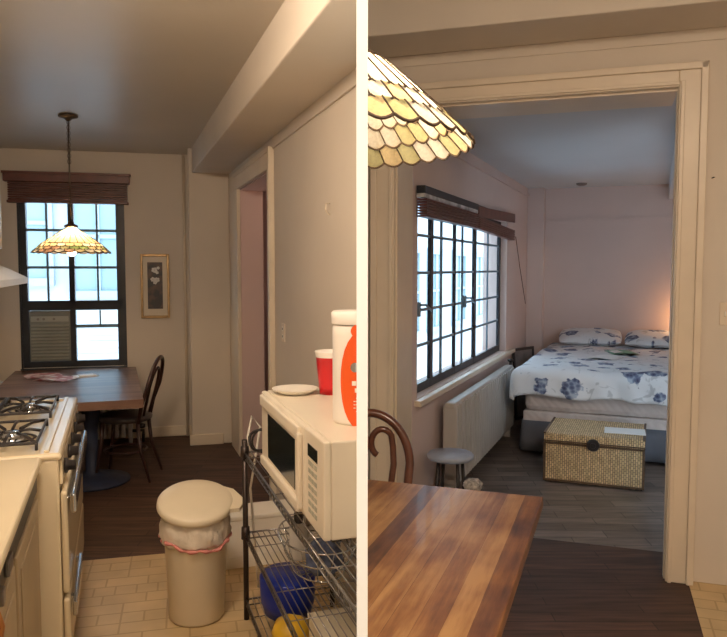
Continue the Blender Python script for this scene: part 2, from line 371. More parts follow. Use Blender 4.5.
cs.box(DU1, DU1+0.135, 4.06, 4.1, 0, DZ+0.115, bev=0.004); cs.box(DU0-0.135, DU0, 4.06, 4.1, 0, DZ+0.115, bev=0.004); cs.box(DU0, DU1, 4.06, 4.1, DZ, DZ+0.115, bev=0.004)
for (q, s_) in ((DU1, 1), (DU0, -1)):
    a, b = sorted((q+s_*0.10, q+s_*0.135)); cs.box(a, b, 4.042, 4.06, 0, DZ+0.115, bev=0.004)
    a, b = sorted((q+s_*0.008, q+s_*0.028)); cs.box(a, b, 4.048, 4.06, 0, DZ+0.028, bev=0.003)
cs.box(DU0-0.135, DU1+0.135, 4.042, 4.06, DZ+0.08, DZ+0.115, bev=0.004); cs.box(DU0, DU1, 4.048, 4.06, DZ+0.008, DZ+0.025, bev=0.003)
cs.box(DU1-0.006, DU1, 4.1, 4.155, 0, DZ); cs.box(DU0, DU0+0.012, 4.1, 4.46, 0, DZ); cs.box(DU0, DU1, 4.1, 4.46, DZ-0.012, DZ)
o = struct('trim_doorway_right_kitchen', cs, 'trim', 'RW'); clip(o, 'R')
struct('wall_right', MB().box(2.1, 2.25, -1.8, 4.2, 0, 3.12), 'wall')
ww = MB(); V0, V1, Z0, Z1 = 4.56, 7.62, 0.79, 2.13
ww.box(-1.7, -1.45, 4.46, V0, 0, 2.6); ww.box(-1.7, -1.45, V1, 9.15, 0, 2.6); ww.box(-1.7, -1.45, V0, V1, 0, Z0); ww.box(-1.7, -1.45, V0, V1, Z1, 2.6)
o = struct('wall_bedroom_window_side', ww, 'bedwall', 'R'); clip(o, 'R')
struct('wall_bedroom_back', MB().box(-1.7, 1.85, 9.0, 9.15, 0, 2.6), 'bedwall', 'R')
struct('wall_bedroom_right', MB().box(1.7, 1.85, 4.2, 9.0, 0, 2.6), 'bedwall', 'R')
struct('trim_bedroom_pier', MB().box(-1.45, -1.255, 8.86, 9.0, 0, 2.6, bev=0.008), 'bedwall', 'R')
struct('trim_bedroom_soffit', MB().box(0.10, 1.7, 4.6, 9.0, 2.43, 2.6, bev=0.006), 'bedceil', 'R')
struct('trim_bedroom_picture_rail', MB().box(-1.255, 1.7, 8.994, 9.0, 2.20, 2.235, bev=0.002).box(-1.45, -1.43, 4.4, 8.86, 2.50, 2.53), 'bedwall', 'R')

# ------------------------------------------------------------------ windows
def window_left():
    r = bpy.data.objects.new('window_1', None); col.objects.link(r); r.location = P('LW', 0, 7.40, 0); r.rotation_euler = (0, 0, RZ('LW')); r['kind'] = 'structure'
    f = MB(); D = 0.05
    a, b, z0, z1 = WU0, WU1, WZ0, WZ1
    f.box(a, a+0.055, -0.02, D, z0, z1); f.box(b-0.05, b, -0.02, D, z0, z1); f.box(a, b, -0.02, D, z0, z0+0.055); f.box(a, b, -0.02, D, z1-0.05, z1)
    f.box(a, b, -0.02, D, 1.255, 1.345); f.box(-1.055, -1.005, -0.02, D, z0, z1)
    f.box(a-0.015, a, -0.04, 0.0, z0-0.02, z1); f.box(b, b+0.03, -0.04, 0.0, z0-0.02, z1)
    f.build('window_frame', 'steelframe', r)
    m = MB()
    for x in (-1.245, -0.80): m.box(x-0.009, x+0.009, 0.0, 0.035, 1.34, z1)
    m.box(-0.795, -0.781, 0.0, 0.03, 1.10, 1.25)
    for z in (1.66, 2.01): m.box(a+0.05, b-0.05, 0.0, 0.035, z-0.012, z+0.012)
    m.box(-1.01, b-0.05, 0.0, 0.035, 1.085, 1.115)
    m.build('muntin', 'muntin', r)
    MB().box(a+0.05, b-0.05, 0.016, 0.020, 1.34, z1-0.04).box(-1.01, b-0.05, 0.016, 0.020, z0+0.05, 1.26).build('pane', 'glass', r)
window_left()
struct('trim_window_left_sill', MB().box(WU0-0.02, WU1+0.03, 7.33, 7.40, 0.685, 0.712, bev=0.004), 'steelframe', 'LW')
def window_right():
    r = bpy.data.objects.new('window_2', None); col.objects.link(r); r.location = P('R', -1.53, 0, 0); r.rotation_euler = (0, 0, RZ('R')); r['kind'] = 'structure'
    f = MB(); f.box(-0.012, 0.012, V0, V1, Z0, Z0+0.06); f.box(-0.012, 0.012, V0, V1, Z1-0.05, Z1)
    for v, wd in ((V0+0.03, 0.03), (5.12, 0.032), (5.79, 0.012), (6.49, 0.036), (V1-0.035, 0.035)): f.box(-0.012, 0.014, v-wd, v+wd, Z0, Z1)
    f.build('window_frame', 'steelframe', r)
    m = MB()
    for v, wd in ((4.74, 0.012), (5.40, 0.016), (6.05, 0.014), (7.05, 0.012)): m.box(-0.006, 0.008, v-wd, v+wd, Z0, Z1)
    for z in (1.115, 1.36, 1.62, 1.88): m.box(-0.006, 0.008, V0, V1, z-0.010, z+0.010)
    m.build('muntin', 'muntin', r)
    MB().box(-0.003, 0.003, V0, V1, Z0+0.05, Z1-0.04).build('pane', 'glass', r)
    for v in (4.78, 6.08):
        h = MB().box(0.008, 0.03, v-0.02, v+0.02, 1.32, 1.42).tube([(0.03, v, 1.40), (0.06, v+0.04, 1.40), (0.07, v+0.16, 1.35)], 0.008)
        h.build('latch', 'muntin', r)
window_right()
struct('trim_window_right_sill', MB().box(-1.50, -1.405, V0-0.05, V1+0.32, 0.745, 0.785, bev=0.006), 'trim', 'R')
clip(bpy.data.objects['trim_window_right_sill'], 'R')

# ------------------------------------------------------------------ outside
struct('ground', MB().prism([(-14, 9.3), (14, 9.3), (14, 34), (-14, 34)], -4.2, -4.0), 'ground')
def facade(name, label, frame, u0, u1, v, along, wins, z1=9):
    r = thing(name, label, 'building', 'W')
    b = MB(); depth = 2.0
    if along == 'u': b.box(u0, u1, v, v+depth, -4, z1)
    else: b.box(v-depth, v, u0, u1, -4, z1)
    o = b.build('wall', 'outside', r); o.rotation_euler = (0, 0, RZ(frame))
    k = MB(); zz = -3.6
    while zz < -0.2 or (along == 'u' and zz < 0.8):
        if along == 'u': k.box(u0, u1, v-0.03, v, zz, zz+0.10)
        zz += 0.20
    if along == 'u':
        o = k.build('siding', 'outside', r); o.rotation_euler = (0, 0, RZ(frame))
    for (a, b_, c, d) in wins:
        g = MB(); q = MB()
        if along == 'u':
            g.box(a, b_, v-0.05, v-0.01, c, d); q.box(a-0.1, b_+0.1, v-0.12, v, c-0.12, c); q.box(a-0.1, b_+0.1, v-0.12, v, d, d+0.15)
            q.box(a-0.1, a, v-0.1, v, c, d); q.box(b_, b_+0.1, v-0.1, v, c, d); q.box((a+b_)/2-0.03, (a+b_)/2+0.03, v-0.09, v, c, d); q.box(a, b_, v-0.09, v, (c+d)/2-0.03, (c+d)/2+0.03)
        else:
            g.box(v+0.01, v+0.05, a, b_, c, d); q.box(v, v+0.12, a-0.1, b_+0.1, c-0.12, c); q.box(v, v+0.12, a-0.1, b_+0.1, d, d+0.15)
            q.box(v, v+0.1, a-0.1, a, c, d); q.box(v, v+0.1, b_, b_+0.1, c, d); q.box(v, v+0.09, (a+b_)/2-0.03, (a+b_)/2+0.03, c, d); q.box(v, v+0.09, a, b_, (c+d)/2-0.03, (c+d)/2+0.03)
        f = q.build('window', 'outtrim', r); f.rotation_euler = (0, 0, RZ(frame))
        g.build('pane', 'outglass', f)
    return r
facade('neighbouring_building', 'pale building with blue-grey framed windows behind the kitchen window of the left room', 'LW', -5.5, -0.6, 12.2, 'u',
       [(-2.75, -2.05, 1.5, 3.2), (-1.65, -0.95, 1.3, 3.0), (-3.9, -3.1, 1.5, 3.2), (-2.75, -2.05, -1.4, 0.2), (-1.6, -0.9, 4.2, 6)], 6.0)
facade('neighbouring_building', 'pale building across the alley seen through the long bedroom window', 'R', 12.6, 30, -5.2, 'v',
       [(11.6, 12.5, 0.2, 2.0), (13.4, 14.3, 0.2, 2.0), (15.3, 16.2, 0.2, 2.0), (17.2, 18.1, 0.2, 2.0), (12.4, 13.2, 3.2, 5.0), (15.0, 15.9, 3.2, 5.0), (13, 14, -3.4, -1.4), (16, 17, -3.4, -1.4), (19.5, 20.6, 0.2, 2.0), (22, 23.2, 0.2, 2.0)], 3.6)

#====================================================================== LEFT KITCHEN
# ---- stove
st = thing('gas_stove', 'cream enamel gas stove with black burner grates beside the laminate counter', 'stove', 'L', -0.228, 3.07, 0)
SD = 1.32  # length along the wall
MB().box(-0.80, 0.0, 0, SD, 0.06, 0.90, bev=0.01).build('body', 'cream', st)
tp = MB().box(-0.80, 0.012, -0.008, SD+0.005, 0.895, 0.925, bev=0.012)
tp.box(-0.60, -0.56, 0.03, SD-0.03, 0.925, 0.932); tp.box(-0.055, -0.035, 0.02, SD-0.02, 0.925, 0.934, bev=0.003); tp.box(-0.60, -0.05, SD-0.09, SD-0.06, 0.925, 0.933)
tp.build('cooktop', 'cream', st)
for (bx, by) in ((-0.205, 0.31), (-0.205, 0.98), (-0.46, 0.31), (-0.46, 0.98)):
    g = MB(); zt = 0.955
    g.lathe([(0.095, 0.0), (0.10, 0.004), (0.09, 0.006), (0.085, 0.001)], c=(bx, by, 0.926), n=28)
    rx, ry = 0.12, 0.24
    g.tube([(bx-rx, by-ry, zt), (bx+rx, by-ry, zt), (bx+rx, by+ry, zt), (bx-rx, by+ry, zt)], 0.007, closed=True, smooth=False, n=6)
    for (dx, dy) in ((1, 1), (1, -1), (-1, 1), (-1, -1), (1, 0), (-1, 0), (0, 1), (0, -1)):
        g.tube([(bx+dx*rx*0.98, by+dy*ry*0.98, zt), (bx+dx*rx*0.6, by+dy*ry*0.6, zt+0.010), (bx+dx*0.03, by+dy*0.05, zt+0.004)], 0.007, n=6)
    for (dx, dy) in ((1, 1), (1, -1), (-1, 1), (-1, -1)): g.tube([(bx+dx*rx, by+dy*ry, zt), (bx+dx*rx, by+dy*ry, 0.926)], 0.007, n=6)
    gr = g.build('burner_grate', 'black', st)
    MB().lathe([(0, 0.022), (0.035, 0.022), (0.042, 0.012), (0.045, 0.0), (0.062, 0.0), (0.066, -0.01)], c=(bx, by, 0.938), n=24).build('burner', 'chrome', st)
pn = MB().box(0.0, 0.012, 0.03, SD-0.02, 0.79, 0.885, bev=0.003).build('control_panel', 'cream', st)
for k in range(5):
    y = 0.14+0.25*k
    kb = MB()
    pts = [(0.012, 0.028), (0.026, 0.028), (0.030, 0.020), (0.052, 0.018), (0.055, 0.0)]
    kb.tube([(0.012, y, 0.838), (0.024, y, 0.838), (0.028, y, 0.838), (0.056, y, 0.838)], [0.031, 0.031, 0.022, 0.020], n=16)
    kb.build('knob', 'black', st)
dr = MB().box(0.002, 0.028, 0.012, SD-0.012, 0.345, 0.765, bev=0.012).build('oven_door', 'cream', st)
MB().tube([(0.02, 0.05, 0.725), (0.036, 0.06, 0.728), (0.036, SD-0.20, 0.728), (0.02, SD-0.19, 0.725)], 0.006, n=6).box(0.042, 0.062, -0.03, SD-0.15, 0.685, 0.765, bev=0.008).build('handle', 'chrome', dr)
d2 = MB().box(0.002, 0.028, 0.012, SD-0.012, 0.08, 0.325, bev=0.012).build('broiler_drawer', 'cream', st)
MB().box(0.036, 0.056, 0.0, 0.53, 0.255, 0.318, bev=0.006).box(0.026, 0.036, 0.06, 0.09, 0.295, 0.315).box(0.026, 0.036, 0.47, 0.50, 0.295, 0.315).build('handle', 'chrome', d2)
MB().box(-0.76, -0.03, 0.04, SD-0.04, 0.004, 0.06).build('base', 'dark', st)
bo = MB().lathe([(0, 0.004), (0.07, 0.0), (0.085, 0.01), (0.15, 0.085), (0.158, 0.09), (0.152, 0.084), (0.08, 0.018), (0, 0.014)], n=36).build('mixing_bowl', mottled('bowl_steel', (0.36, 0.35, 0.32), 0.3, 0.1, 9, metal=0.6))
bo.location = P('L', -0.725, 4.16, 0.969)
tag(bo, 'grey metal bowl on the far burner of the stove, cut by the photo edge', 'bowl')
# ---- counter and base cabinet
ct = MB().box(-0.745, 0.0, 0, 1.955, 0.885, 0.925, bev=0.012).build('countertop', 'counter'); ct.location = P('L', -0.285, 1.08, 0); ct.rotation_euler = (0, 0, RZ('L'))
tag(ct, 'cream laminate worktop along the left wall in front of the stove', 'worktop')
cb = thing('base_cabinet', 'tan base cabinet with a copper pull under the cream worktop', 'cabinet', 'L', -0.318, 1.08, 0)
MB().box(-0.715, 0.0, 0.0, 1.93, 0.08, 0.885).build('body', 'cab', cb)
MB().box(-0.715, -0.05, 0.0, 1.93, 0.004, 0.08).build('plinth', 'dark', cb)
MB().box(0.001, 0.018, 0.02, 1.91, 0.80, 0.872, bev=0.003).build('dark_rail', mottled('dark_rail', (0.05, 0.045, 0.04), 0.4, 0.3, 20), cb)
for a, b in ((0.03, 0.60), (0.65, 1.22), (1.27, 1.88)):
    d = MB().box(0.001, 0.022, a, b, 0.12, 0.785, bev=0.005).box(0.022, 0.027, a+0.06, b-0.06, 0.18, 0.73, bev=0.003).build('door', 'cab', cb)
    if a < 1: MB().tube([(0.02, a+0.04, 0.75), (0.045, a+0.04, 0.74), (0.050, a+0.04, 0.70), (0.045, a+0.04, 0.66), (0.02, a+0.04, 0.65)], 0.007, n=8).build('handle', 'copper', d)
MB().tube([(0.018, 0.72, 0.865), (0.046, 0.725, 0.86), (0.050, 0.75, 0.82), (0.046, 0.725, 0.78), (0.018, 0.72, 0.775)], 0.008, n=8).build('pull', 'copper', cb)
MB().box(0.018, 0.03, 1.05, 1.13, 0.815, 0.86, bev=0.003).build('catch', 'rackmetal', cb)
MB().box(0.018, 0.035, 0.9, 0.94, 0.80, 0.84, bev=0.003).build('catch', 'rackmetal', cb)
# ---- hood + wall cabinet
hd = thing('range_hood', 'white range hood over the stove at the left edge', 'range hood', 'L', -1.04, 3.35, 1.57)
h = MB()
pr = [(0, 0), (0.585, 0), (0.585, 0.03), (0.50, 0.075), (0.30, 0.16), (0, 0.16)]
A = [h.bm.verts.new((x, 0, z)) for x, z in pr]; B = [h.bm.verts.new((x, 1.05, z)) for x, z in pr]
h.bm.faces.new(A); h.bm.faces.new(B[::-1])
for i in range(6): h.bm.faces.new((A[i], B[i], B[(i+1) % 6], A[(i+1) % 6]))
h.build('canopy', 'white', hd); MB().box(0.05, 0.52, 0.06, 0.98, -0.008, 0.0).build('filter', 'rackmetal', hd)
wc = thing('wall_cabinet', 'cream wall cabinet above the range hood at the far left edge', 'cabinet', 'L', -1.04, 3.35, 1.745)
MB().box(0, 0.445, 0, 1.05, 0, 0.72).build('body', 'white', wc)
for a, b in ((0.01, 0.52), (0.53, 1.04)):
    d = MB().box(0.447, 0.464, a, b, 0.01, 0.71, bev=0.005).build('door', 'white', wc)
    MB().lathe([(0, 0), (0.012, 0.0), (0.012, 0.014), (0, 0.02)], c=(0.472, b-0.05 if a < 0.3 else a+0.05, 0.08), n=12).build('knob', 'copper', d)

# ---- table left
tb = thing('dining_table', 'dull brown plank pedestal table against the wall under the left window', 'table', 'L', -0.38, 6.3, 0)
tt = MB(); tt.prism([(-0.55, -0.78), (0.555, -0.80), (0.55, 1.06), (-0.52, 1.12)], 0.637, 0.70)
tt.build('table_top', 'table_wood_l', tb)
MB().box(-0.40, 0.30, -0.2, 0.2, 0.60, 0.637).build('cross_beam', 'darkwood', tb)
MB().lathe([(0.0, 0.0), (0.28, 0.0), (0.28, 0.02), (0.12, 0.05), (0.05, 0.08), (0.045, 0.40), (0.07, 0.56), (0.09, 0.60)], n=28, c=(0.18, -0.35, 0)).build('pedestal', 'navy', tb)
# papers
for (u, v, r_, c1, lab) in ((-0.62, 6.98, 0.25, (0.62, 0.24, 0.22), 'pink and red magazine lying open on the far table under the left window'), (-0.50, 6.72, -0.5, (0.50, 0.34, 0.24), 'brown and cream leaflet overlapping the pink magazine on the far table')):
    m = mat('magazine_print', c1, 0.5)
    n = N(m, 'ShaderNodeTexVoronoi'); n.inputs['Scale'].default_value = 14; LK(m, coords(m), n.inputs['Vector'])
    LK(m, ramp(m, n.outputs['Distance'], [(0.1, c1), (0.3, (0.75, 0.66, 0.56)), (0.6, (0.45, 0.12, 0.10))]), BS(m).inputs['Base Color'])
    b = MB(); b.grid(lambda s, t_: (-0.15+0.30*s, -0.12+0.24*t_, 0.004+0.012*abs(math.sin(s*PI))*(1 if s < .5 else .8)), 14, 4)
    b.grid(lambda s, t_: (-0.15+0.30*s, -0.12+0.24*t_, 0.001), 14, 4)
    o = b.build('magazine', m); o.location = P('L', u, v, 0.70 if r_ > 0 else 0.702); o.rotation_euler = (0, 0, RZ('L')+r_); tag(o, lab, 'magazine')
ev = MB().box(-0.10, 0.10, -0.06, 0.06, 0.0, 0.006, rot=Matrix.Rotation(0, 3, 'Z')).box(-0.05, 0.08, -0.04, 0.05, 0.006, 0.012).build('envelope', 'paper'); ev.location = P('L', -0.27, 6.85, 0.70); ev.rotation_euler = (0, 0, RZ('L')+0.3)
tag(ev, 'small white envelope on the far table right of the magazines', 'envelope')

# ---- bentwood chair
def bent_chair(label, frame, u, v, rz, wood, seatm, scroll=False, th=1.0):
    r = thing('bentwood_chair', label, 'chair', frame, u, v, 0, rz)
    MB().lathe([(0, 0.455), (0.185, 0.455), (0.205, 0.465), (0.21, 0.485), (0.20, 0.50), (0.17, 0.505), (0, 0.498)], n=36).build('seat', seatm, r)
    MB().lathe([(0.15, 0.22), (0.16, 0.21), (0.17, 0.22), (0.16, 0.23), (0.15, 0.22)], n=36).build('stretcher_ring', wood, r)
    for s in (-1, 1):
        MB().tube([(s*0.135, 0.13, 0.47), (s*0.145, 0.145, 0.30), (s*0.175, 0.19, 0.0)], [0.017, 0.016, 0.011]).build('leg', wood, r)
        MB().tube([(s*0.155, -0.14, 0.47), (s*0.16, -0.16, 0.25), (s*0.185, -0.235, 0.0)], [0.017, 0.015, 0.011]).build('leg', wood, r)
    hz = 0.96
    pts = []
    for k in range(25):
        a = PI*k/24; x = -0.195*math.cos(a); z = 0.72+0.235*math.sin(a); pts.append((x, -0.16-0.13*(z-0.47)/0.5, z))
    pts = [(-0.165, -0.15, 0.46), (-0.18, -0.18, 0.60)]+pts+[(0.18, -0.18, 0.60), (0.165, -0.15, 0.46)]
    MB().tube(pts, 0.0155*th, n=12).build('back_frame', wood, r)
    def yy(z): return -0.16-0.13*(z-0.47)/0.5
    if scroll:
        for s in (-1, 1):
            q = [(s*0.085, yy(0.48), 0.49), (s*0.10, yy(0.6), 0.60), (s*0.118, yy(0.72), 0.72), (s*0.115, yy(0.80), 0.80)]
            for k in range(1, 16):
                a = PI*0.1+k*PI*1.25/15; rr = 0.060-0.0012*k; q.append((s*(0.058+rr*math.cos(a)), yy(0.8), 0.81+rr*1.35*math.sin(a)))
            MB().tube(q, 0.0115*th, n=12).build('back_scroll', wood, r)
    else:
        q = []
        for k in range(21):
            a = PI*k/20; x = -0.11*math.cos(a); z = 0.72+0.15*math.sin(a); q.append((x, yy(z), z))
        MB().tube([(-0.08, yy(0.48), 0.48)]+q+[(0.08, yy(0.48), 0.48)], 0.011, n=10).build('inner_hoop', wood, r)
    return r
bent_chair('dark bentwood chair tucked at the right end of the table under the left window', 'L', 0.05, 6.02, PI/2-0.30, 'darkwood', 'seat')
# ---- radiator left
rl = thing('radiator', 'cast iron radiator with pale ribs under the left window behind the table', 'radiator', 'LW', -1.12, 7.10, 0)
def rib(mb, x0, x1, y0, y1, z0, z1):
    mb.box(x0, x1, y0, y1, z0, z1, bev=min(x1-x0, y1-y0)*0.3)
for k in range(11):
    m = MB(); rib(m, k*0.058, k*0.058+0.042, 0, 0.16, 0.06, 0.60); m.build('rib', 'radiator', rl)
MB().box(0, 0.62, 0.04, 0.12, 0.52, 0.56).build('outlet_manifold', 'radiator', rl)
MB().box(0, 0.62, 0.04, 0.12, 0.09, 0.13).box(0.0, 0.03, 0.02, 0.14, 0, 0.08).box(0.59, 0.62, 0.02, 0.14, 0, 0.08).build('inlet_manifold', 'radiator', rl)
MB().tube([(0.62, 0.08, 0.11), (0.72, 0.08, 0.11), (0.72, 0.08, 0.0)], 0.016).lathe([(0, 0.0), (0.04, 0.0), (0.04, 0.03), (0, 0.05)], c=(0.70, 0.08, 0.14), n=16).build('valve', 'black', rl)
# ---- air conditioner
ac = thing('air_conditioner', 'grey louvred air conditioner filling the lower left pane of the left window', 'air conditioner', 'LW', -1.235, 7.40, 0.775)
MB().box(-0.18, 0.18, -0.02, 0.14, 0.0, 0.475, bev=0.006).build('housing', mottled('ac_plastic', (0.24, 0.26, 0.24), 0.5, 0.08, 6), ac)
sl = MB()
for k in range(11): sl.box(-0.165, 0.165, -0.036, -0.02, 0.02+k*0.031, 0.036+k*0.031, rot=Matrix.Rotation(0.25, 3, 'X'))
sl.build('grille', mottled('ac_grille', (0.34, 0.36, 0.33), 0.5, 0.08, 6), ac)
MB().box(-0.165, 0.165, -0.032, -0.018, 0.375, 0.425, bev=0.003).build('control_panel', mottled('ac_panel', (0.42, 0.44, 0.41), 0.4, 0.05, 6), ac)
for x in (-0.1, -0.05, 0.04): MB().tube([(x, -0.030, 0.40), (x, -0.046, 0.40)], 0.012, n=12).build('knob', 'rackmetal', ac)
MB().box(-0.18, 0.18, -0.01, 0.012, 0.430, 0.475).build('top_filler', 'steelframe', ac)
# ---- blinds left
bl = thing('window_blind', 'raised mahogany wooden blind with a valance over the left kitchen window', 'blind', 'LW', -1.03, 7.335, 2.30)
MB().box(-0.555, 0.545, -0.055, 0.03, 0.145, 0.235, bev=0.006).box(-0.565, 0.555, -0.065, 0.03, 0.215, 0.238, bev=0.004).build('valance', 'blind', bl)
for k in range(8): MB().box(-0.52, 0.52, -0.035, 0.028, -0.022+k*0.021, -0.007+k*0.021, bev=0.002).build('slat', 'blind', bl)
MB().box(-0.53, 0.53, -0.04, 0.03, -0.045, -0.024, bev=0.003).build('bottom_rail', 'blind', bl)
# ---- framed picture
pc = thing('framed_picture', 'narrow gold-framed print of white flowers on the wall beside the left window', 'picture', 'LW', -0.272, 7.37, 1.48)
f = MB()
for (a, b, c, d) in ((-0.135, -0.112, -0.31, 0.31), (0.112, 0.135, -0.31, 0.31), (-0.112, 0.112, -0.31, -0.285), (-0.112, 0.112, 0.285, 0.31)): f.box(a, b, -0.030, 0.0, c, d, bev=0.005)
f.build('frame', 'gold', pc)
MB().box(-0.112, 0.112, -0.012, 0.0, -0.285, 0.285).build('mount', 'mount', pc)
pm = mat('print_dark', (0.05, 0.04, 0.04), 0.5)
cc = coords(pm); sx = N(pm, 'ShaderNodeSeparateXYZ'); LK(pm, cc, sx.inputs[0])
LK(pm, ramp(pm, N(pm, 'ShaderNodeMath', operation='ADD').outputs[0], [(0, (0.05, 0.04, 0.04)), (1, (0.05, 0.04, 0.04))]), BS(pm).inputs['Base Color'])
n = N(pm, 'ShaderNodeTexNoise'); n.inputs['Scale'].default_value = 14; LK(pm, cc, n.inputs['Vector'])
LK(pm, ramp(pm, n.outputs[0], [(0.45, (0.05, 0.045, 0.05)), (0.75, (0.20, 0.12, 0.08))]), BS(pm).inputs['Base Color'])
pr_ = MB().box(-0.070, 0.070, -0.014, -0.012, -0.22, 0.23).build('print', pm, pc)
fw = mat('flower_white', (0.72, 0.70, 0.68), 0.6)
for (x, z, R_) in ((-0.005, 0.155, 0.028), (0.02, 0.13, 0.016), (-0.02, 0.065, 0.024), (0.018, 0.06, 0.026), (0.0, 0.035, 0.020), (0.03, 0.175, 0.016)):
    fl_ = MB()
    for q in range(5):
        a = q*2*PI/5+x*40; cx, cz = x+math.cos(a)*R_*0.55, z+math.sin(a)*R_*0.55
        fl_.poly([(cx+math.cos(t)*R_*0.5, -0.0145-0.0003*q, cz+math.sin(t)*R_*0.42) for t in [k*PI/5 for k in range(10)]])
    fl_.build('painted_flower', fw, pr_)


# ---- tiffany pendant
def pendant(label, frame, u, v, z_rim, R_, H_, z_ceil, side, nseg=28, bulb=(0, 0), power=20, rows=None, light_col=(1, 0.74, 0.42), fine=6, glow=True):
    r = thing('pendant_lamp', label, 'lamp', frame, u, v, z_rim, 0)
    prof = [(0.03, 1.0), (0.30, 0.86), (0.52, 0.60), (0.72, 0.36), (0.86, 0.18), (1.0, 0.0)]
    def rz_(t):
        x = 0.06+0.94*t
        for (a, za), (b, zb) in zip([(0.03, 1.0)]+prof[1:], prof[1:]+[(1.0, 0.0)]):
            if a <= x <= b and b > a: return x*R_, (za+(zb-za)*(x-a)/(b-a))*H_
        return R_, 0.0
    sh = MB(); cm = MB()
    for i, (t0, t1, pal, off, w_) in enumerate(rows):
        n = nseg*w_
        for k in range(n):
            a0, a1 = 2*PI*(k+off)/n, 2*PI*(k+1+off)/n
            nn = 6; up, lo = [], []
            for j in range(nn+1):
                a = a0+(a1-a0)*j/nn; s = math.sin(PI*j/nn)
                bul = 0.035*s/w_**0.5
                t0b = t0+(0.035*abs(math.sin(PI*((j/nn)+0.5)) )*0 if i == 0 else rows[i-1][5] if False else 0)
                ra, za = rz_(t0); rb, zb = rz_(min(1.0, t1))
                e = bul if i > 0 else 0.0
                dr = e*R_; 
                up.append(Vector((ra*math.cos(a), ra*math.sin(a), za)))
                lo.append(Vector(((rb+dr*0.3)*math.cos(a), (rb+dr*0.3)*math.sin(a), zb-dr*0.9)))
            m_ = pal[(k*7+i*3+(k*k) % 5) % len(pal)]
            for j in range(nn): sh.poly([up[j], lo[j], lo[j+1], up[j+1]], m_)
            cr = 0.0019 if R_ > 0.269 else 0.0026
            cm.tube([up[0]*1.0, (up[0]+lo[0])/2*1.001, lo[0]], cr, n=4)
            cm.tube([p*1.001 for p in lo], cr*(1.35 if i in (1, 2) or i == len(rows)-1 else 1.0), n=4)
    s_ = sh.build('lamp_shade', None, r, recalc=False); s_['cap'] = 0
    cm.build('leading', 'came', s_, recalc=False)
    cp = MB().lathe([(0.0, H_+0.035), (0.018, H_+0.03), (0.022, H_+0.012), (0.045, H_+0.004), (0.05, H_-0.01), (0, H_-0.01)], n=20)
    cp.build('cap', 'brass', r)
    zt = z_ceil-z_rim
    MB().tube([(0, 0, H_+0.03), (0, 0, zt-0.03)], 0.006, n=6).build('rod', 'brass', r)
    m = MB()
    for k in range(8):
        zz = zt-0.05-0.04*k; m.tube([(0.012*math.cos(a), 0.004, zz+0.02*math.sin(a)) for a in [q*2*PI/8 for q in range(8)]], 0.0022, closed=True, n=5)
    m.build('chain', 'brass', r)
    MB().lathe([(0, 0), (0.05, 0), (0.068, -0.008), (0.066, -0.018), (0.03, -0.028), (0.012, -0.045), (0, -0.05)], n=24, c=(0, 0, zt)).build('canopy', 'brass', r)
    MB().lathe([(0, 0.05), (0.013, 0.045), (0.028, 0.02), (0.032, 0.0), (0.024, -0.018), (0, -0.03)], n=20, c=(bulb[0], bulb[1], -0.005)).build('bulb', 'bulb', r)
    p = r.location
    return r
RL = [(0.0, 0.74, ['g_cream'], 0, 1), (0.74, 0.83, ['g_cream', 'g_olive', 'g_pale'], 0.5, 1), (0.83, 0.92, ['g_green', 'g_olive', 'g_cream', 'g_pink'], 0, 1), (0.92, 1.0, ['g_pink', 'g_cream', 'g_pale'], 0.5, 1)]
pendant('small-looking stained glass pendant lamp hanging on a dark rod in front of the left window', 'L', -0.295, 5.72, 1.77, 0.268, 0.19, 2.75, 'L', 24, rows=RL)
point_lamp('pendant_light', P('L', -0.295, 5.72, 1.875), 10, (1, 0.66, 0.34), 0.03)

# ---- trash can
tc = thing('trash_can', 'tall cream plastic trash can with a swing lid and pink-edged liner', 'trash can', 'L', 0.333, 3.44, 0)
tc.scale = (0.93, 0.93, 1.02)
MB().lathe([(0, 0.006), (0.128, 0.006), (0.138, 0.02), (0.158, 0.46), (0.163, 0.47), (0.163, 0.485), (0, 0.485)], n=48).build('body', 'bin', tc)
def wob(a, z): return 0.006*math.sin(7*a+z*70)+0.005*math.sin(16*a-z*90)+0.003*math.sin(29*a+z*150)
MB().lathe([(0.166, 0.485), (0.172, 0.455), (0.173, 0.42), (0.168, 0.385), (0.162, 0.368), (0.158, 0.372)], n=96, wob=wob).build('liner', 'bag', tc)
pts = [((0.170+wob(a, 0.37))*math.cos(a), (0.170+wob(a, 0.37))*math.sin(a), 0.378+0.018*math.sin(2*a+1)+0.006*math.sin(7*a)) for a in [k*2*PI/72 for k in range(72)]]
MB().tube(pts, [0.0055+0.004*(math.sin(k*0.7)**2) for k in range(72)], closed=True, n=6).build('drawstring', 'pink', tc)
ld = MB().lathe([(0.184, 0.478), (0.190, 0.488), (0.188, 0.505), (0.178, 0.514), (0.12, 0.524), (0, 0.528)], n=56)
ld.lathe([(0.184, 0.478), (0.0, 0.478)], n=56)
ld = ld.build('lid', 'bin', tc)
tilt = Matrix.Translation((0, -0.19, 0.478)) @ Matrix.Rotation(math.radians(15), 4, 'X') @ Matrix.Translation((0, 0.19, -0.478)); ld.data.transform(tilt)
MB().lathe([(0.150, 0.478), (0.166, 0.50), (0.15, 0.515)], n=40).build('rim', 'bin', tc)
MB().prism([(0.10, -0.10), (0.205, -0.105), (0.245, -0.04), (0.20, 0.07), (0.13, 0.12)], 0.488, 0.508).build('lid_pedal_spout', 'bin', tc)
lt = bpy.data.objects['lid_pedal_spout']; lt.name = 'lid_tab'; lt.data.transform(tilt)
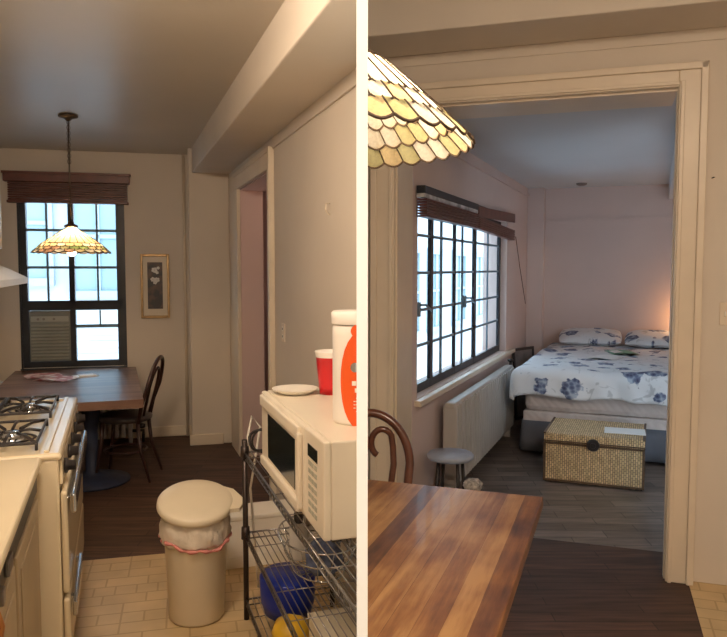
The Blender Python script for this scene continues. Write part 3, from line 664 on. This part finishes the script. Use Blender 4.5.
# white box behind the can
wb = thing('storage_box', 'low white box on the tiles between the trash can and the wire rack', 'box', 'L', 0.70, 3.98, 0)
MB().box(-0.17, 0.29, -0.05, 0.16, 0.005, 0.27, bev=0.006).build('body', 'white', wb); MB().box(-0.175, 0.295, -0.055, 0.165, 0.27, 0.295, bev=0.006).build('lid', 'white', wb); MB().box(-0.175, 0.295, -0.056, -0.05, 0.005, 0.07, bev=0.002).build('base_band', 'white', wb)

# ---- wire rack
rk = thing('wire_rack', 'dark metal wire shelving rack carrying the microwave', 'rack', 'L', 0.55, 1.0, 0)
RLn = 2.33; RD = 0.42
for (x, y) in ((0, RLn), (RD, RLn)):
    p = MB().tube([(x, y, 0.0), (x, y, 0.86)], 0.0125, n=10)
    for zz in (0.42, 0.80): p.lathe([(0.0125, -0.03), (0.021, -0.028), (0.019, 0.028), (0.0125, 0.03)], c=(x, y, zz), n=12)
    p.build('post', 'rackpost', rk)
for zs, dep in ((0.80, RD), (0.42, RD), (0.10, RD)):
    s_ = MB()
    for x in (0.0, dep):
        s_.tube([(x, 0.62, zs), (x, RLn, zs)], 0.0045, n=6); s_.tube([(x, 0.62, zs-0.028), (x, RLn, zs-0.028)], 0.0035, n=6)
        zig = []; k = 0; y = 0.62
        while y < RLn: zig.append((x, y, zs if k % 2 else zs-0.028)); k += 1; y += 0.025
        s_.tube(zig, 0.0022, n=4)
    s_.tube([(0, RLn, zs), (dep, RLn, zs)], 0.0045, n=6); s_.tube([(0, RLn, zs-0.028), (dep, RLn, zs-0.028)], 0.0035, n=6)
    y = 0.70
    while y < RLn: s_.tube([(0, y, zs+0.002), (dep, y, zs+0.002)], 0.0045 if int(y*100) % 4 == 0 else 0.0022, n=5); y += 0.24
    x = 0.026
    while x < dep: s_.tube([(x, 0.62, zs+0.004), (x, RLn, zs+0.004)], 0.0023, n=5); x += 0.026
    s_.build('shelf', 'rackmetal', rk)
clip(rk, 'L')
# ---- microwave
mw = thing('microwave', 'large cream microwave oven with a dark door window on the wire rack', 'microwave', 'L', 0.582, 2.08, 0.812)
ML = 0.985; MH = 0.318
MB().box(0.022, 0.43, 0.0, ML, 0.012, MH, bev=0.006).build('body', 'mwave', mw)
dd = MB().box(-0.002, 0.022, 0.235, ML, 0.012, MH, bev=0.008)
dd.box(-0.016, 0.0, 0.285, ML-0.03, MH-0.055, MH-0.010, bev=0.006); dd.box(-0.016, 0.0, 0.285, ML-0.03, 0.012, 0.05, bev=0.006)
dd = dd.build('door', 'mwave', mw)
MB().box(-0.0045, 0.0, 0.37, 0.84, 0.065, 0.245, bev=0.001).build('door_window', 'mwglass', dd)
MB().box(-0.020, -0.002, 0.258, 0.285, 0.03, MH-0.03, bev=0.005).build('door_handle', 'mwave', dd)
cp = MB().box(-0.002, 0.022, 0.0, 0.232, 0.012, MH, bev=0.006).build('control_panel', 'mwave', mw)
MB().box(-0.004, 0.0, 0.07, 0.185, 0.235, 0.275).build('display', 'mwglass', cp)
kb = MB()
for a in range(3):
    for b in range(7): kb.box(-0.0035, 0.0, 0.078+a*0.037, 0.106+a*0.037, 0.207-b*0.026, 0.222-b*0.026)
kb.build('keypad', mat('keypad_grey', (0.42, 0.42, 0.34), 0.6), cp)
MB().box(0.03, 0.06, 0.02, 0.05, 0, 0.012).box(0.03, 0.06, ML-0.06, ML-0.03, 0, 0.012).box(0.35, 0.38, ML-0.06, ML-0.03, 0, 0.012).build('foot', 'black', mw)
clip(mw, 'L')
pl = MB().lathe([(0, 0.0), (0.10, 0.0), (0.125, 0.006), (0.175, 0.026), (0.178, 0.029), (0.17, 0.028), (0.12, 0.012), (0, 0.008)], n=48).build('dinner_plate', 'white'); pl.location = P('L', 0.70, 2.95, 1.130); pl.scale = (0.54, 0.54, 0.8)
tag(pl, 'white round plate lying on the back of the microwave top', 'plate')
kc = MB().box(-0.012, 0.012, -0.012, 0.012, 0, 0.012).tube([(0.006*math.cos(a), 0, 0.016+0.006*math.sin(a)) for a in [q*2*PI/10 for q in range(10)]], 0.002, closed=True, n=5).build('clip', 'rackmetal'); kc.location = P('L', 0.72, 2.66, 1.130)
bpy.data.objects.remove(kc)
# cup
cu = thing('plastic_cup', 'red plastic cup with a white rim on the microwave', 'cup', 'L', 0.840, 2.90, 1.130); cu.scale = (1.2, 1.2, 1.18)
MB().lathe([(0, 0.003), (0.036, 0.003), (0.038, 0.0), (0.041, 0.03), (0.0505, 0.130), (0.0515, 0.131)], n=40).build('body', 'red', cu)
MB().lathe([(0.0515, 0.131), (0.0525, 0.140), (0.054, 0.146), (0.0555, 0.150), (0.054, 0.152), (0.049, 0.148), (0.036, 0.01), (0, 0.008)], n=40).build('rim', 'cupwhite', cu)
# big white canister with orange label
bt = thing('laundry_bottle', 'tall white canister with an orange label on the microwave, cut off at the white divider', 'bottle', 'L', 0.765, 2.34, 1.130)
MB().lathe([(0, 0), (0.070, 0), (0.076, 0.008), (0.077, 0.02), (0.077, 0.30), (0.076, 0.325), (0.070, 0.333)], n=56, sx=1.0).build('body', 'cupwhite', bt)
MB().lathe([(0.079, 0.335), (0.080, 0.338), (0.081, 0.372), (0.074, 0.378), (0, 0.378)], n=56).lathe([(0.079, 0.335), (0.0, 0.335)], n=56).build('cap', 'cupwhite', bt)
lb = MB()
def bcyl(a, z, r=0.0785): return (r*math.cos(a), r*math.sin(a), z)
A0 = math.radians(-90)
# orange oval seen on the right-hand side, and an orange patch at the neck
def ov(c, ra, zc, rz0, m, r=0.0785, n=28):
    lb.poly([bcyl(c, zc, r)]+[], m) if False else None
    prev = None; ctr = lb.bm.verts.new(bcyl(c, zc, r))
    steps = 6; rings = []
    for s in range(1, steps+1):
        rings.append([lb.bm.verts.new(bcyl(c+ra*s/steps*math.cos(t), zc+rz0*s/steps*math.sin(t), r)) for t in [k*2*PI/n for k in range(n)]])
    fs = [lb.bm.faces.new((ctr, rings[0][k], rings[0][(k+1) % n])) for k in range(n)]
    for s in range(steps-1): fs += [lb.bm.faces.new((rings[s][k], rings[s+1][k], rings[s+1][(k+1) % n], rings[s][(k+1) % n])) for k in range(n)]
    lb._fin(fs, m, True)
c0 = math.radians(-92)
ov(c0, 0.95, 0.150, 0.165, 'orange'); ov(c0+0.15, 0.62, 0.315, 0.030, 'orange', 0.0788)
for (za, zb, a0, a1) in ((0.135, 0.150, -0.42, 0.5), (0.112, 0.126, -0.3, 0.5)):
    pr2 = [(c0+a0+(a1-a0)*k/10) for k in range(11)]
    for k in range(10):
        if k % 3 != 2: lb.poly([bcyl(pr2[k], za, 0.0792), bcyl(pr2[k+1], za, 0.0792), bcyl(pr2[k+1], zb, 0.0792), bcyl(pr2[k], zb, 0.0792)], 'labelwhite')
for q in range(5):
    for k in range(8):
        a = c0-0.35+0.1*k
        if (k+q) % 4: lb.poly([bcyl(a, 0.092-q*0.011, 0.0792), bcyl(a+0.085, 0.092-q*0.011, 0.0792), bcyl(a+0.085, 0.095-q*0.011, 0.0792), bcyl(a, 0.095-q*0.011, 0.0792)], 'labelwhite')
ov(c0-0.30, 0.18, 0.195, 0.016, 'chrome', 0.0793, 16)
lbo = lb.build('label', None, bt); lbo['cap'] = 0
clip(bt, 'L')
# cables at the rack's far end
cd = MB().tube([(0.0, 0.0, 0.75), (-0.02, 0.0, 0.85), (0.0, 0.0, 0.95), (0.04, 0, 0.90), (0.02, 0, 0.78), (-0.01, 0, 0.60), (0.0, 0.02, 0.40), (0.02, 0.03, 0.1)], 0.006, n=6).build('power_cord', 'white'); cd.location = P('L', 0.60, 3.42, 0)
tag(cd, 'white power cord looped beside the far post of the wire rack', 'cord')
bc = MB().tube([(0.05*math.cos(a), 0.01*math.sin(3*a), 0.05*math.sin(a)) for a in [k*2*PI/20 for k in range(20)]], 0.006, closed=True, n=6).tube([(0.045*math.cos(a)+0.01, 0.012+0.01*math.sin(2*a), 0.055*math.sin(a)-0.005) for a in [k*2*PI/20 for k in range(20)]], 0.005, closed=True, n=6).build('cable_coil', 'black'); bc.location = P('L', 0.615, 3.29, 0.862); bc.rotation_euler = (0, 0, RZ('L'))
tag(bc, 'black cable coil standing on the far end of the rack behind the microwave', 'cable')
# things on the middle shelf
bk = thing('wire_basket', 'round chrome wire basket on the middle shelf of the rack', 'basket', 'L', 0.75, 2.78, 0.428)
m = MB()
for (r_, z) in ((0.155, 0.16), (0.13, 0.09), (0.10, 0.02)): m.tube([(r_*math.cos(a), r_*1.5*math.sin(a), z) for a in [k*2*PI/32 for k in range(32)]], 0.0035, closed=True, n=5)
for k in range(16):
    a = k*2*PI/16; m.tube([(0.155*math.cos(a), 0.155*1.5*math.sin(a), 0.16), (0.13*math.cos(a), 0.13*1.5*math.sin(a), 0.09), (0.10*math.cos(a), 0.15*math.sin(a), 0.02), (0, 0, 0.005)], 0.002, n=4)
m.build('wire_bowl', 'chrome', bk)
b1 = thing('spray_bottle', 'cloudy white bottle with a dark cap in the wire basket', 'bottle', 'L', 0.70, 2.90, 0.447)
MB().lathe([(0, 0), (0.038, 0), (0.040, 0.01), (0.040, 0.12), (0.018, 0.15), (0, 0.15)], n=24).build('body', 'clear', b1); MB().lathe([(0.019, 0.15), (0.020, 0.19), (0, 0.195)], n=16).build('cap', 'black', b1)
pk = MB().lathe([(0, 0), (0.05, 0.005), (0.075, 0.04), (0.07, 0.10), (0.03, 0.14), (0, 0.145)], n=28, wob=lambda a, z: 0.008*math.sin(5*a+40*z)).build('snack_bag', 'bluegrey'); pk.location = P('L', 0.76, 2.72, 0.447)
tag(pk, 'crinkled blue-grey packet in the wire basket', 'packet')
# things on the lower shelf
bx = MB()
bx.lathe([(0, 0), (0.13, 0.005), (0.15, 0.08), (0.155, 0.22), (0.15, 0.23), (0, 0.22)], n=36, sy=1.5).build('tub', 'blue')
o = bpy.data.objects['tub']; o.location = P('L', 0.705, 3.14, 0.106); o.scale = (0.8, 0.6, 0.75); o.rotation_euler = (0, 0, RZ('L')); o.name = 'plastic_tub'; tag(o, 'royal blue plastic tub on the lowest shelf of the rack', 'tub')
yb = MB().lathe([(0, 0), (0.09, 0.003), (0.11, 0.08), (0.095, 0.16), (0.04, 0.20), (0, 0.205)], n=28, wob=lambda a, z: 0.005*math.sin(4*a+30*z)).build('sack', 'yellow'); yb.location = P('L', 0.655, 2.86, 0.106); yb.scale = (0.72, 0.72, 0.55)
tag(yb, 'yellow bag on the lowest shelf in front of the blue tub', 'bag')
cx = thing('cardboard_box', 'plain cream box on the lowest shelf at the bottom by the white divider', 'box', 'L', 0.665, 2.42, 0.106)
MB().box(0.03, 0.30, 0.0, 0.30, 0, 0.17, bev=0.003).build('body', 'card', cx); MB().box(0.025, 0.305, -0.005, 0.305, 0.17, 0.185, bev=0.003).build('lid', 'card', cx); clip(cx, 'L')
# wall outlet, hook
ol = thing('wall_outlet', 'cream double outlet plate low on the wall behind the microwave', 'outlet', 'L', 1.03, 4.64, 1.235)
MB().box(-0.008, 0, -0.04, 0.04, -0.06, 0.06, bev=0.003).build('plate', 'trim', ol)
for z in (-0.025, 0.025): MB().box(-0.0095, -0.007, -0.018, 0.018, z-0.014, z+0.014, 'white', bev=0.002).box(-0.0105, -0.009, -0.008, -0.004, z-0.007, z+0.007, 'dark').box(-0.0105, -0.009, 0.004, 0.008, z-0.007, z+0.007, 'dark').build('socket', 'white', ol)
hk = MB().tube([(0, 0, 0.03), (-0.02, 0, 0.03), (-0.025, 0, 0.0), (-0.012, 0, -0.02), (0, 0, -0.025)], 0.0035, n=6).build('wall_hook', 'trim', frame='L'); hk.location = P('L', 1.028, 3.55, 1.945)
tag(hk, 'small pale hook on the wall above the microwave', 'hook')

#====================================================================== RIGHT KITCHEN
tr_ = thing('dining_table', 'reddish-brown plank table in the foreground of the right room', 'table', 'R', -0.390, 2.86, 0, math.radians(2.6))
TT = MB().box(-1.25, 0.0, -1.62, 0.0, 0.715, 0.76, bev=0.005).build('table_top', 'table_wood', tr_)
MB().box(-1.2, -0.10, -1.5, -0.10, 0.64, 0.715).build('apron', 'darkwood', tr_)
MB().lathe([(0, 0), (0.26, 0), (0.26, 0.02), (0.11, 0.05), (0.05, 0.08), (0.045, 0.42), (0.07, 0.58), (0.09, 0.64)], n=28, c=(-0.48, -0.75, 0)).build('pedestal', 'darkwood', tr_)
clip(tr_, 'R')
ch = bent_chair('bentwood chair with scrolled back behind the foreground table, cut off at the white divider', 'W', 0.026, 3.20, PI, 'bentwood', 'seat', True, 1.35)
clip(ch, 'R')
RR = [(0.0, 0.50, ['g_cream'], 0, 1), (0.50, 0.78, ['g_cream', 'g_olive', 'g_cream', 'g_cream'], 0.5, 1), (0.78, 0.89, ['g_olive', 'g_green', 'g_olive', 'g_pink'], 0, 1), (0.89, 1.0, ['g_pink', 'g_olive', 'g_cream', 'g_mint'], 0.5, 1)]
RR = [(0.0, 0.46, ['g_cream'], 0, 1), (0.46, 0.74, ['g_pale'], 0.5, 1), (0.74, 0.87, ['g_pale', 'g_pale', 'g_cream', 'g_olive'], 0, 1), (0.87, 1.0, ['g_pink', 'g_olive', 'g_cream', 'g_olive', 'g_mint', 'g_green', 'g_pale'], 0.5, 1)]
pd = pendant('close-up stained glass pendant lamp at the top of the right room, cut by the divider', 'W', -0.086, 1.27, 1.865, 0.27, 0.198, 3.1, 'R', 38, rows=RR, bulb=(0.112, 0.0))
for c in list(pd.children):
    if c.name.startswith('bulb'): bpy.data.objects.remove(c)
clip(pd, 'R')
point_lamp('pendant_light', (0.040, 1.27, 1.93), 4.0, (1, 0.70, 0.40), 0.025)

sw = thing('light_switch', 'ivory wall plate with two switches at the right edge of the photo', 'switch', 'RW', 0.628, 4.1, 1.42)
MB().box(-0.042, 0.042, -0.008, 0, -0.058, 0.058, bev=0.003).build('plate', 'trim', sw)
for x in (-0.016, 0.016): MB().box(x-0.005, x+0.005, -0.02, -0.007, -0.012, 0.012, bev=0.002).build('toggle', 'white', sw)
nl = MB().tube([(0, 0, 0), (0, -0.02, 0.002)], 0.003, n=6).lathe([(0, 0), (0.006, 0), (0.006, 0.002), (0, 0.003)], c=(0, -0.02, 0), n=8).build('wall_nail', 'black'); nl.location = P('RW', 0.531, 4.1, 2.107)
tag(nl, 'tiny dark nail in the wall right of the doorway', 'nail')

#====================================================================== BEDROOM
# radiator
rr = thing('radiator', 'long white radiator under the bedroom window', 'radiator', 'R', -1.42, 4.98, 0)
NR = 27
for k in range(NR):
    m = MB(); y = k*0.083; m.box(0.03, 0.14, y, y+0.055, 0.10, 0.685, bev=0.014); m.build('rib', 'radiator', rr)
MB().box(0.05, 0.12, 0, NR*0.083-0.02, 0.14, 0.185).box(0.05, 0.12, 0.02, 0.05, 0, 0.16).box(0.05, 0.12, 2.12, 2.15, 0, 0.16).build('inlet_manifold', 'radiator', rr)
MB().box(0.045, 0.125, -0.005, NR*0.083-0.015, 0.655, 0.70, bev=0.012).build('outlet_manifold', 'radiator', rr)
MB().tube([(0.08, NR*0.083, 0.62), (0.08, NR*0.083+0.08, 0.62), (0.08, NR*0.083+0.08, 0.72)], 0.014).lathe([(0, 0), (0.03, 0), (0.03, 0.02), (0, 0.03)], c=(0.08, NR*0.083+0.08, 0.72), n=12).build('valve', 'black', rr)
# stool
so = thing('round_stool', 'low round stool with a pale blue-grey top just inside the doorway by the radiator', 'stool', 'R', -1.245, 4.66, 0)
MB().lathe([(0, 0.385), (0.14, 0.385), (0.153, 0.395), (0.156, 0.412), (0.146, 0.424), (0, 0.428)], n=40).build('seat', mottled('pale_blue_seat', (0.40, 0.46, 0.58), 0.4, 0.1, 10), so)
for k in range(4):
    a = PI/4+k*PI/2; MB().tube([(0.09*math.cos(a), 0.09*math.sin(a), 0.385), (0.12*math.cos(a), 0.12*math.sin(a), 0.0)], 0.012).build('leg', 'black', so)
clip(so, 'R')
cr = MB().lathe([(0, 0), (0.04, 0.0), (0.058, 0.03), (0.055, 0.06), (0.03, 0.08), (0, 0.085)], n=28, wob=lambda a, z: 0.009*math.sin(7*a+60*z)).build('crumpled_cloth', mottled('speckled_cloth', (0.48, 0.44, 0.40), 0.7, 0.7, 35)); cr.location = P('R', -1.02, 4.62, 0.0)
# raised on a dark box so that it shows above the table's edge
cr.location = P('R', -1.04, 4.44, 0.25)
bxs = MB().box(-0.06, 0.06, -0.06, 0.06, 0.0, 0.25, bev=0.005).build('small_crate', 'darkwood', frame='R'); bxs.location = P('R', -1.04, 4.44, 0)
tag(bxs, 'small dark crate on the floor beside the round stool', 'crate'); tag(cr, 'crumpled speckled white cloth on the dark crate beside the round stool', 'cloth')
# blinds on the bedroom window
ba = thing('window_blind', 'dark brown raised blind over the near part of the bedroom window', 'blind', 'R', -1.44, 4.50, 1.98)
MB().box(0.0, 0.06, 0, 1.50, 0.15, 0.20, bev=0.004).build('head_rail', 'steelframe', ba)
MB().box(0.0, 0.055, 0.0, 1.50, 0.125, 0.150).build('valance', mottled('pale_rail', (0.5, 0.5, 0.5), 0.4, 0.6, 9), ba)
for k in range(7): MB().box(0.005, 0.07, 0, 1.50, 0.0+k*0.0175, 0.012+k*0.0175, bev=0.002).build('slat', 'blind', ba)
clip(ba, 'R')
bb_ = thing('window_blind', 'brown blind with a sagging loose valance over the far part of the bedroom window', 'blind', 'R', -1.44, 6.02, 1.98)
MB().box(0.0, 0.05, 0.0, 1.66, 0.15, 0.20, bev=0.004).build('head_rail', 'steelframe', bb_)
MB().box(0.045, 0.06, -0.83, 0.83, -0.045, 0.045, bev=0.004, rot=Matrix.Rotation(0.03, 3, 'X')).build('valance', 'blind', bb_)
v_ = bb_.children[-1]
for c in bb_.children:
    if c.name.startswith('valance'): c.location = (0.0, 0.83, 0.165)
for k in range(6): MB().box(0.005, 0.06, 0.03, 1.66, -0.02+k*0.018+0.0, -0.006+k*0.018, bev=0.002, rot=Matrix.Rotation(-0.022, 3, 'X')).build('slat', 'blind', bb_)
MB().tube([(0.07, 1.64, 0.0), (0.08, 1.84, -0.3), (0.09, 2.19, -0.72)], 0.004, n=5).build('wand', 'bentwood', bb_)
# leaning frame
pf = thing('leaning_frame', 'dark framed picture leaning in the corner behind the bed by the radiator', 'picture', 'R', -1.40, 7.92, 0.0)
f = MB(); Rt = Matrix.Rotation(-0.10, 3, 'Y')
for (a, b, c, d) in ((0, 0.03, 0, 0.78), (0.37, 0.40, 0, 0.78), (0.03, 0.37, 0, 0.03), (0.03, 0.37, 0.75, 0.78)): f.box(0.0, 0.02, a, b, c, d, bev=0.003)
f = f.build('frame', 'black', pf); f.rotation_euler = (0, -0.06, -0.42)
g = MB().box(0.004, 0.012, 0.03, 0.37, 0.03, 0.75).build('canvas', mottled('dim_canvas', (0.22, 0.19, 0.18), 0.5, 0.4, 6), pf); g.rotation_euler = (0, -0.06, -0.42)
sd = MB().lathe([(0, -0.028), (0.03, -0.028), (0.055, -0.018), (0.06, 0.0), (0, 0.0)], n=28).build('smoke_detector', mottled('dim_plastic', (0.22, 0.20, 0.19), 0.5, 0.1, 9)); sd.location = P('R', -0.805, 8.55, 2.6)
tag(sd, 'small round dark fitting on the bedroom ceiling', 'ceiling fitting')
# ---- bed
bd = thing('double_bed', 'double bed with quilted mattress and dark skirt in the bedroom', 'bed', 'R', -1.11, 6.52, 0)
BW, BL = 1.75, 2.42
quilt = mottled('quilted_ticking', (0.62, 0.54, 0.50), 0.7, 0.1, 8)
nq = N(quilt, 'ShaderNodeTexWave'); nq.inputs['Scale'].default_value = 9; nq.inputs['Distortion'].default_value = 2; nq.bands_direction = 'DIAGONAL'; LK(quilt, coords(quilt), nq.inputs['Vector'])
bq = N(quilt, 'ShaderNodeBump'); bq.inputs['Strength'].default_value = 0.18; bq.inputs['Distance'].default_value = 0.02; LK(quilt, nq.outputs[0], bq.inputs['Height']); LK(quilt, bq.outputs[0], BS(quilt).inputs['Normal'])
MB().box(0.04, BW, 0.02, BL, 0.38, 0.665, bev=0.05).build('mattress', quilt, bd)
MB().box(0.03, BW, 0.01, BL, 0.27, 0.385, bev=0.015).build('box_spring', quilt, bd)
skm = mottled('grey_skirt_cloth', (0.12, 0.125, 0.145), 0.8, 0.15, 6)
sk = MB()
def skirt(s, t_):
    L_ = BL+BW; d = s*L_
    wv = 0.008*math.sin(d*38)*(1-t_)
    if d < BL: return (0.025+wv-0.02*(1-t_), BL-d, 0.03+0.27*t_)
    return (d-BL+0.025, 0.005+wv-0.02*(1-t_), 0.03+0.27*t_)
sk.grid(skirt, 220, 3); so_ = sk.build('bed_skirt', skm, bd)
md = so_.modifiers.new('s', 'SOLIDIFY'); md.thickness = 0.006
for (x, y) in ((0.15, 0.15), (BW-0.15, 0.15), (0.15, BL-0.2), (BW-0.15, BL-0.2)): MB().box(x-0.03, x+0.03, y-0.03, y+0.03, 0, 0.27).build('leg', 'black', bd)
def floral(name, base, sc_=4.4):
    m = mat(name, base, 0.85)
    at = N(m, 'ShaderNodeAttribute'); at.attribute_name = 'flat'; c = at.outputs['Vector']; w_ = N(m, 'ShaderNodeTexNoise'); w_.inputs['Scale'].default_value = 9; w_.inputs['Detail'].default_value = 4; LK(m, c, w_.inputs['Vector'])
    v = N(m, 'ShaderNodeTexVoronoi'); v.inputs['Scale'].default_value = sc_; v.inputs['Randomness'].default_value = 0.5; LK(m, c, v.inputs['Vector'])
    a = N(m, 'ShaderNodeMath', operation='MULTIPLY_ADD'); a.inputs[1].default_value = 0.9; LK(m, w_.outputs[0], a.inputs[0]); LK(m, v.outputs['Distance'], a.inputs[2])
    f1 = ramp(m, a.outputs[0], [(0.775, (1, 1, 1)), (0.81, (0, 0, 0))])
    n3 = N(m, 'ShaderNodeTexVoronoi'); n3.inputs['Scale'].default_value = 26; LK(m, c, n3.inputs['Vector'])
    fc = ramp(m, n3.outputs['Distance'], [(0.15, (0.055, 0.06, 0.12)), (0.5, (0.14, 0.17, 0.26)), (0.85, (0.40, 0.46, 0.54))])
    n4 = N(m, 'ShaderNodeTexNoise'); n4.inputs['Scale'].default_value = 6; n4.inputs['Detail'].default_value = 2; n4.inputs['Distortion'].default_value = 2.0; LK(m, c, n4.inputs['Vector'])
    leaf = ramp(m, n4.outputs[0], [(0.60, base), (0.66, tuple(x*0.72 for x in base))])
    mx = N(m, 'ShaderNodeMix', data_type='RGBA'); LK(m, f1, mx.inputs[0]); LK(m, leaf, mx.inputs[6]); LK(m, fc, mx.inputs[7]); LK(m, mx.outputs[2], BS(m).inputs['Base Color'])
    return m
M['floral'] = floral('floral_cotton', (0.70, 0.71, 0.72))
from mathutils import noise
def flat_attr(o, nu, nv, fx, fy, off=0.0):
    a = o.data.attributes.new('flat', 'FLOAT_VECTOR', 'POINT')
    for k in range(len(o.data.vertices)):
        i, j = divmod(k % ((nu+1)*(nv+1)), nv+1)
        a.data[k].vector = (i/nu*fx+off, j/nv*fy+off, off)
def fold(m_, r=0.07):
    if m_ <= 0: return 0.0, 0.0
    a = min(m_/r, PI/2); return r*math.sin(a), r*(1-math.cos(a))+max(0, m_-r*PI/2)
def duvet(s, t_):
    a = -0.30+s*(BW+0.30+0.35); b = -0.27+t_*(BL-0.10+0.27)
    ox, dx = fold(-a); oy, dy = fold(-b); ox2, dx2 = fold(a-BW)
    x = max(0, min(a, BW))-ox+ox2; y = max(0, b)-oy
    dn = max(dx, dy, dx2)
    nz = noise.noise(Vector((a*3.1, b*2.6, 1.3)))*0.020+noise.noise(Vector((a*8, b*7, 4)))*0.009
    z = 0.765+nz-dn+0.03*math.exp(-((b-0.2)/0.3)**2)*0
    if dy > 0.03: y += 0.014*math.sin(a*26+b*3)*min(1, dy/0.15); z += 0.012*math.sin(a*11)
    if dx > 0.03: x += 0.014*math.sin(b*22)*min(1, dx/0.15); z += 0.012*math.sin(b*9)
    return (x+0.02, y-0.01, z)
dv = MB().grid(duvet, 110, 110).build('duvet', 'floral')
flat_attr(dv, 110, 110, 2.4, 2.6); dv.location = bd.location; dv.rotation_euler = bd.rotation_euler
md = dv.modifiers.new('s', 'SOLIDIFY'); md.thickness = 0.03; md.offset = 0
tag(dv, 'white duvet with blue flowers spread over the bed', 'duvet')
for i, (px, lab) in enumerate(((0.42, 'blue-flowered pillow at the head of the bed, nearer the window'), (1.14, 'blue-flowered pillow at the head of the bed, nearer the doorway jamb'))):
    def pil(s, t_, sg=1, i=i):
        a = s*2-1; b = t_*2-1
        h = 0.065*((1-abs(a)**3.2)*(1-abs(b)**3.2))**0.5 if abs(a) < 1 and abs(b) < 1 else 0
        x = a*0.345*(1-0.06*(b*b)); y = b*0.24*(1-0.06*a*a)
        return (x, y, sg*h+0.006*math.sin(a*9+i)*math.cos(b*7))
    pb = MB(); pb.grid(lambda s, t_: pil(s, t_, 1), 24, 18); pb.grid(lambda s, t_: pil(s, t_, -1), 24, 18)
    o = pb.build('pillow', 'floral'); flat_attr(o, 24, 18, 0.69, 0.48, 3.3+i); o.location = bd.matrix_basis @ Vector((px, 2.17, 0.872)); o.rotation_euler = (math.radians(12), 0, RZ('R')+(0.06 if i == 0 else -0.04)); tag(o, lab, 'pillow')
# paper / booklet on the bed
for (dx, dy, rz_, m_, lab, z) in ((0.80, 1.35, 0.35, 'mint', 'green and white booklet lying on the duvet', 0.858), (0.66, 0.95, -0.25, 'paper', 'white paper sheet in front of the green booklet on the duvet', 0.852)):
    b = MB().grid(lambda s, t_: (-0.13+0.26*s, -0.16+0.32*t_, 0.012*math.sin(PI*s)), 10, 3, m_).grid(lambda s, t_: (-0.13+0.26*s, -0.16+0.32*t_, -0.006+0.012*math.sin(PI*s)), 10, 3, m_)
    z = max(duvet((dx+ex+0.28)/(BW+0.65), (dy+ey+0.28)/(BL+0.17))[2] for ex in (-0.1, 0, 0.1) for ey in (-0.14, 0, 0.14))+0.020
    if m_ == 'mint': b.grid(lambda s, t_: (-0.11+0.09*s, -0.11+0.2*t_, 0.0035+0.012*math.sin(PI*(0.08+0.35*s))), 6, 2, 'paper')
    o = b.build('booklet' if m_ == 'mint' else 'paper_sheet', m_); o.location = bd.matrix_basis @ Vector((dx, dy, z)); o.rotation_euler = (0, 0, RZ('R')+rz_); tag(o, lab, 'booklet' if m_ == 'mint' else 'paper')
# ---- wicker trunk
wk = mat('wicker', (0.42, 0.29, 0.16), 0.6)
c = coords(wk, rot=(0, 0, 0)); 
bk_ = N(wk, 'ShaderNodeTexBrick'); bk_.inputs['Scale'].default_value = 1; bk_.inputs['Brick Width'].default_value = 0.030; bk_.inputs['Row Height'].default_value = 0.016; bk_.inputs['Mortar Size'].default_value = 0.0028; bk_.inputs['Mortar Smooth'].default_value = 1.0
bk_.inputs['Color1'].default_value = (0.85, 0.62, 0.34, 1); bk_.inputs['Color2'].default_value = (0.60, 0.42, 0.22, 1); bk_.inputs['Mortar'].default_value = (0.06, 0.035, 0.02, 1)
sp = N(wk, 'ShaderNodeSeparateXYZ'); LK(wk, c, sp.inputs[0]); cbn = N(wk, 'ShaderNodeCombineXYZ')
ad = N(wk, 'ShaderNodeMath', operation='ADD'); LK(wk, sp.outputs[2], ad.inputs[0]); LK(wk, sp.outputs[1], ad.inputs[1])
LK(wk, ad.outputs[0], cbn.inputs[0]); LK(wk, sp.outputs[0], cbn.inputs[1]); LK(wk, cbn.outputs[0], bk_.inputs['Vector'])
LK(wk, bk_.outputs[0], BS(wk).inputs['Base Color'])
bp = N(wk, 'ShaderNodeBump'); bp.inputs['Strength'].default_value = 0.9; bp.inputs['Distance'].default_value = 0.006; bp.invert = True; LK(wk, bk_.outputs['Fac'], bp.inputs['Height']); LK(wk, bp.outputs[0], BS(wk).inputs['Normal'])
wt = thing('wicker_trunk', 'woven wicker trunk with a round dark latch at the foot of the bed', 'trunk', 'R', -0.415, 5.71, 0)
MB().box(-0.36, 0.36, 0, 0.60, 0.02, 0.30, bev=0.008).build('body', wk, wt)
lid = MB().box(-0.365, 0.365, -0.008, 0.605, 0.312, 0.385, bev=0.010).build('lid', wk, wt)
ed = MB()
for z in (0.300, 0.32): ed.box(-0.368, 0.368, -0.012, 0.608, z, z+0.010)
for x in (-0.368, 0.352):
    ed.box(x, x+0.016, -0.004, 0.012, 0.01, 0.31); ed.box(x, x+0.016, -0.012, 0.61, 0.376, 0.388)
ed.box(-0.368, 0.368, -0.004, 0.605, 0.008, 0.024)
ed.build('edging', mottled('dark_cane', (0.13, 0.075, 0.04), 0.5, 0.3, 30), wt)
MB().tube([(0.0, -0.012, 0.315), (0.0, -0.028, 0.315)], [0.048, 0.042], n=28).tube([(0.0, -0.028, 0.315), (0.0, -0.036, 0.315)], [0.022, 0.018], n=20).build('latch', 'black', wt)
for x in (-0.33, 0.33):
    for y in (0.03, 0.56): MB().box(x-0.025, x+0.025, y-0.025, y+0.025, 0.0, 0.02).build('foot', 'black', wt)
o = MB().box(-0.15, 0.15, -0.105, 0.105, 0, 0.004).box(-0.13, 0.14, -0.1, 0.09, 0.004, 0.006).build('paper_sheet', 'paper'); o.location = P('R', -0.20, 5.95, 0.388); o.rotation_euler = (0, 0, RZ('R')+0.05); tag(o, 'white papers lying on the wicker trunk lid', 'paper')
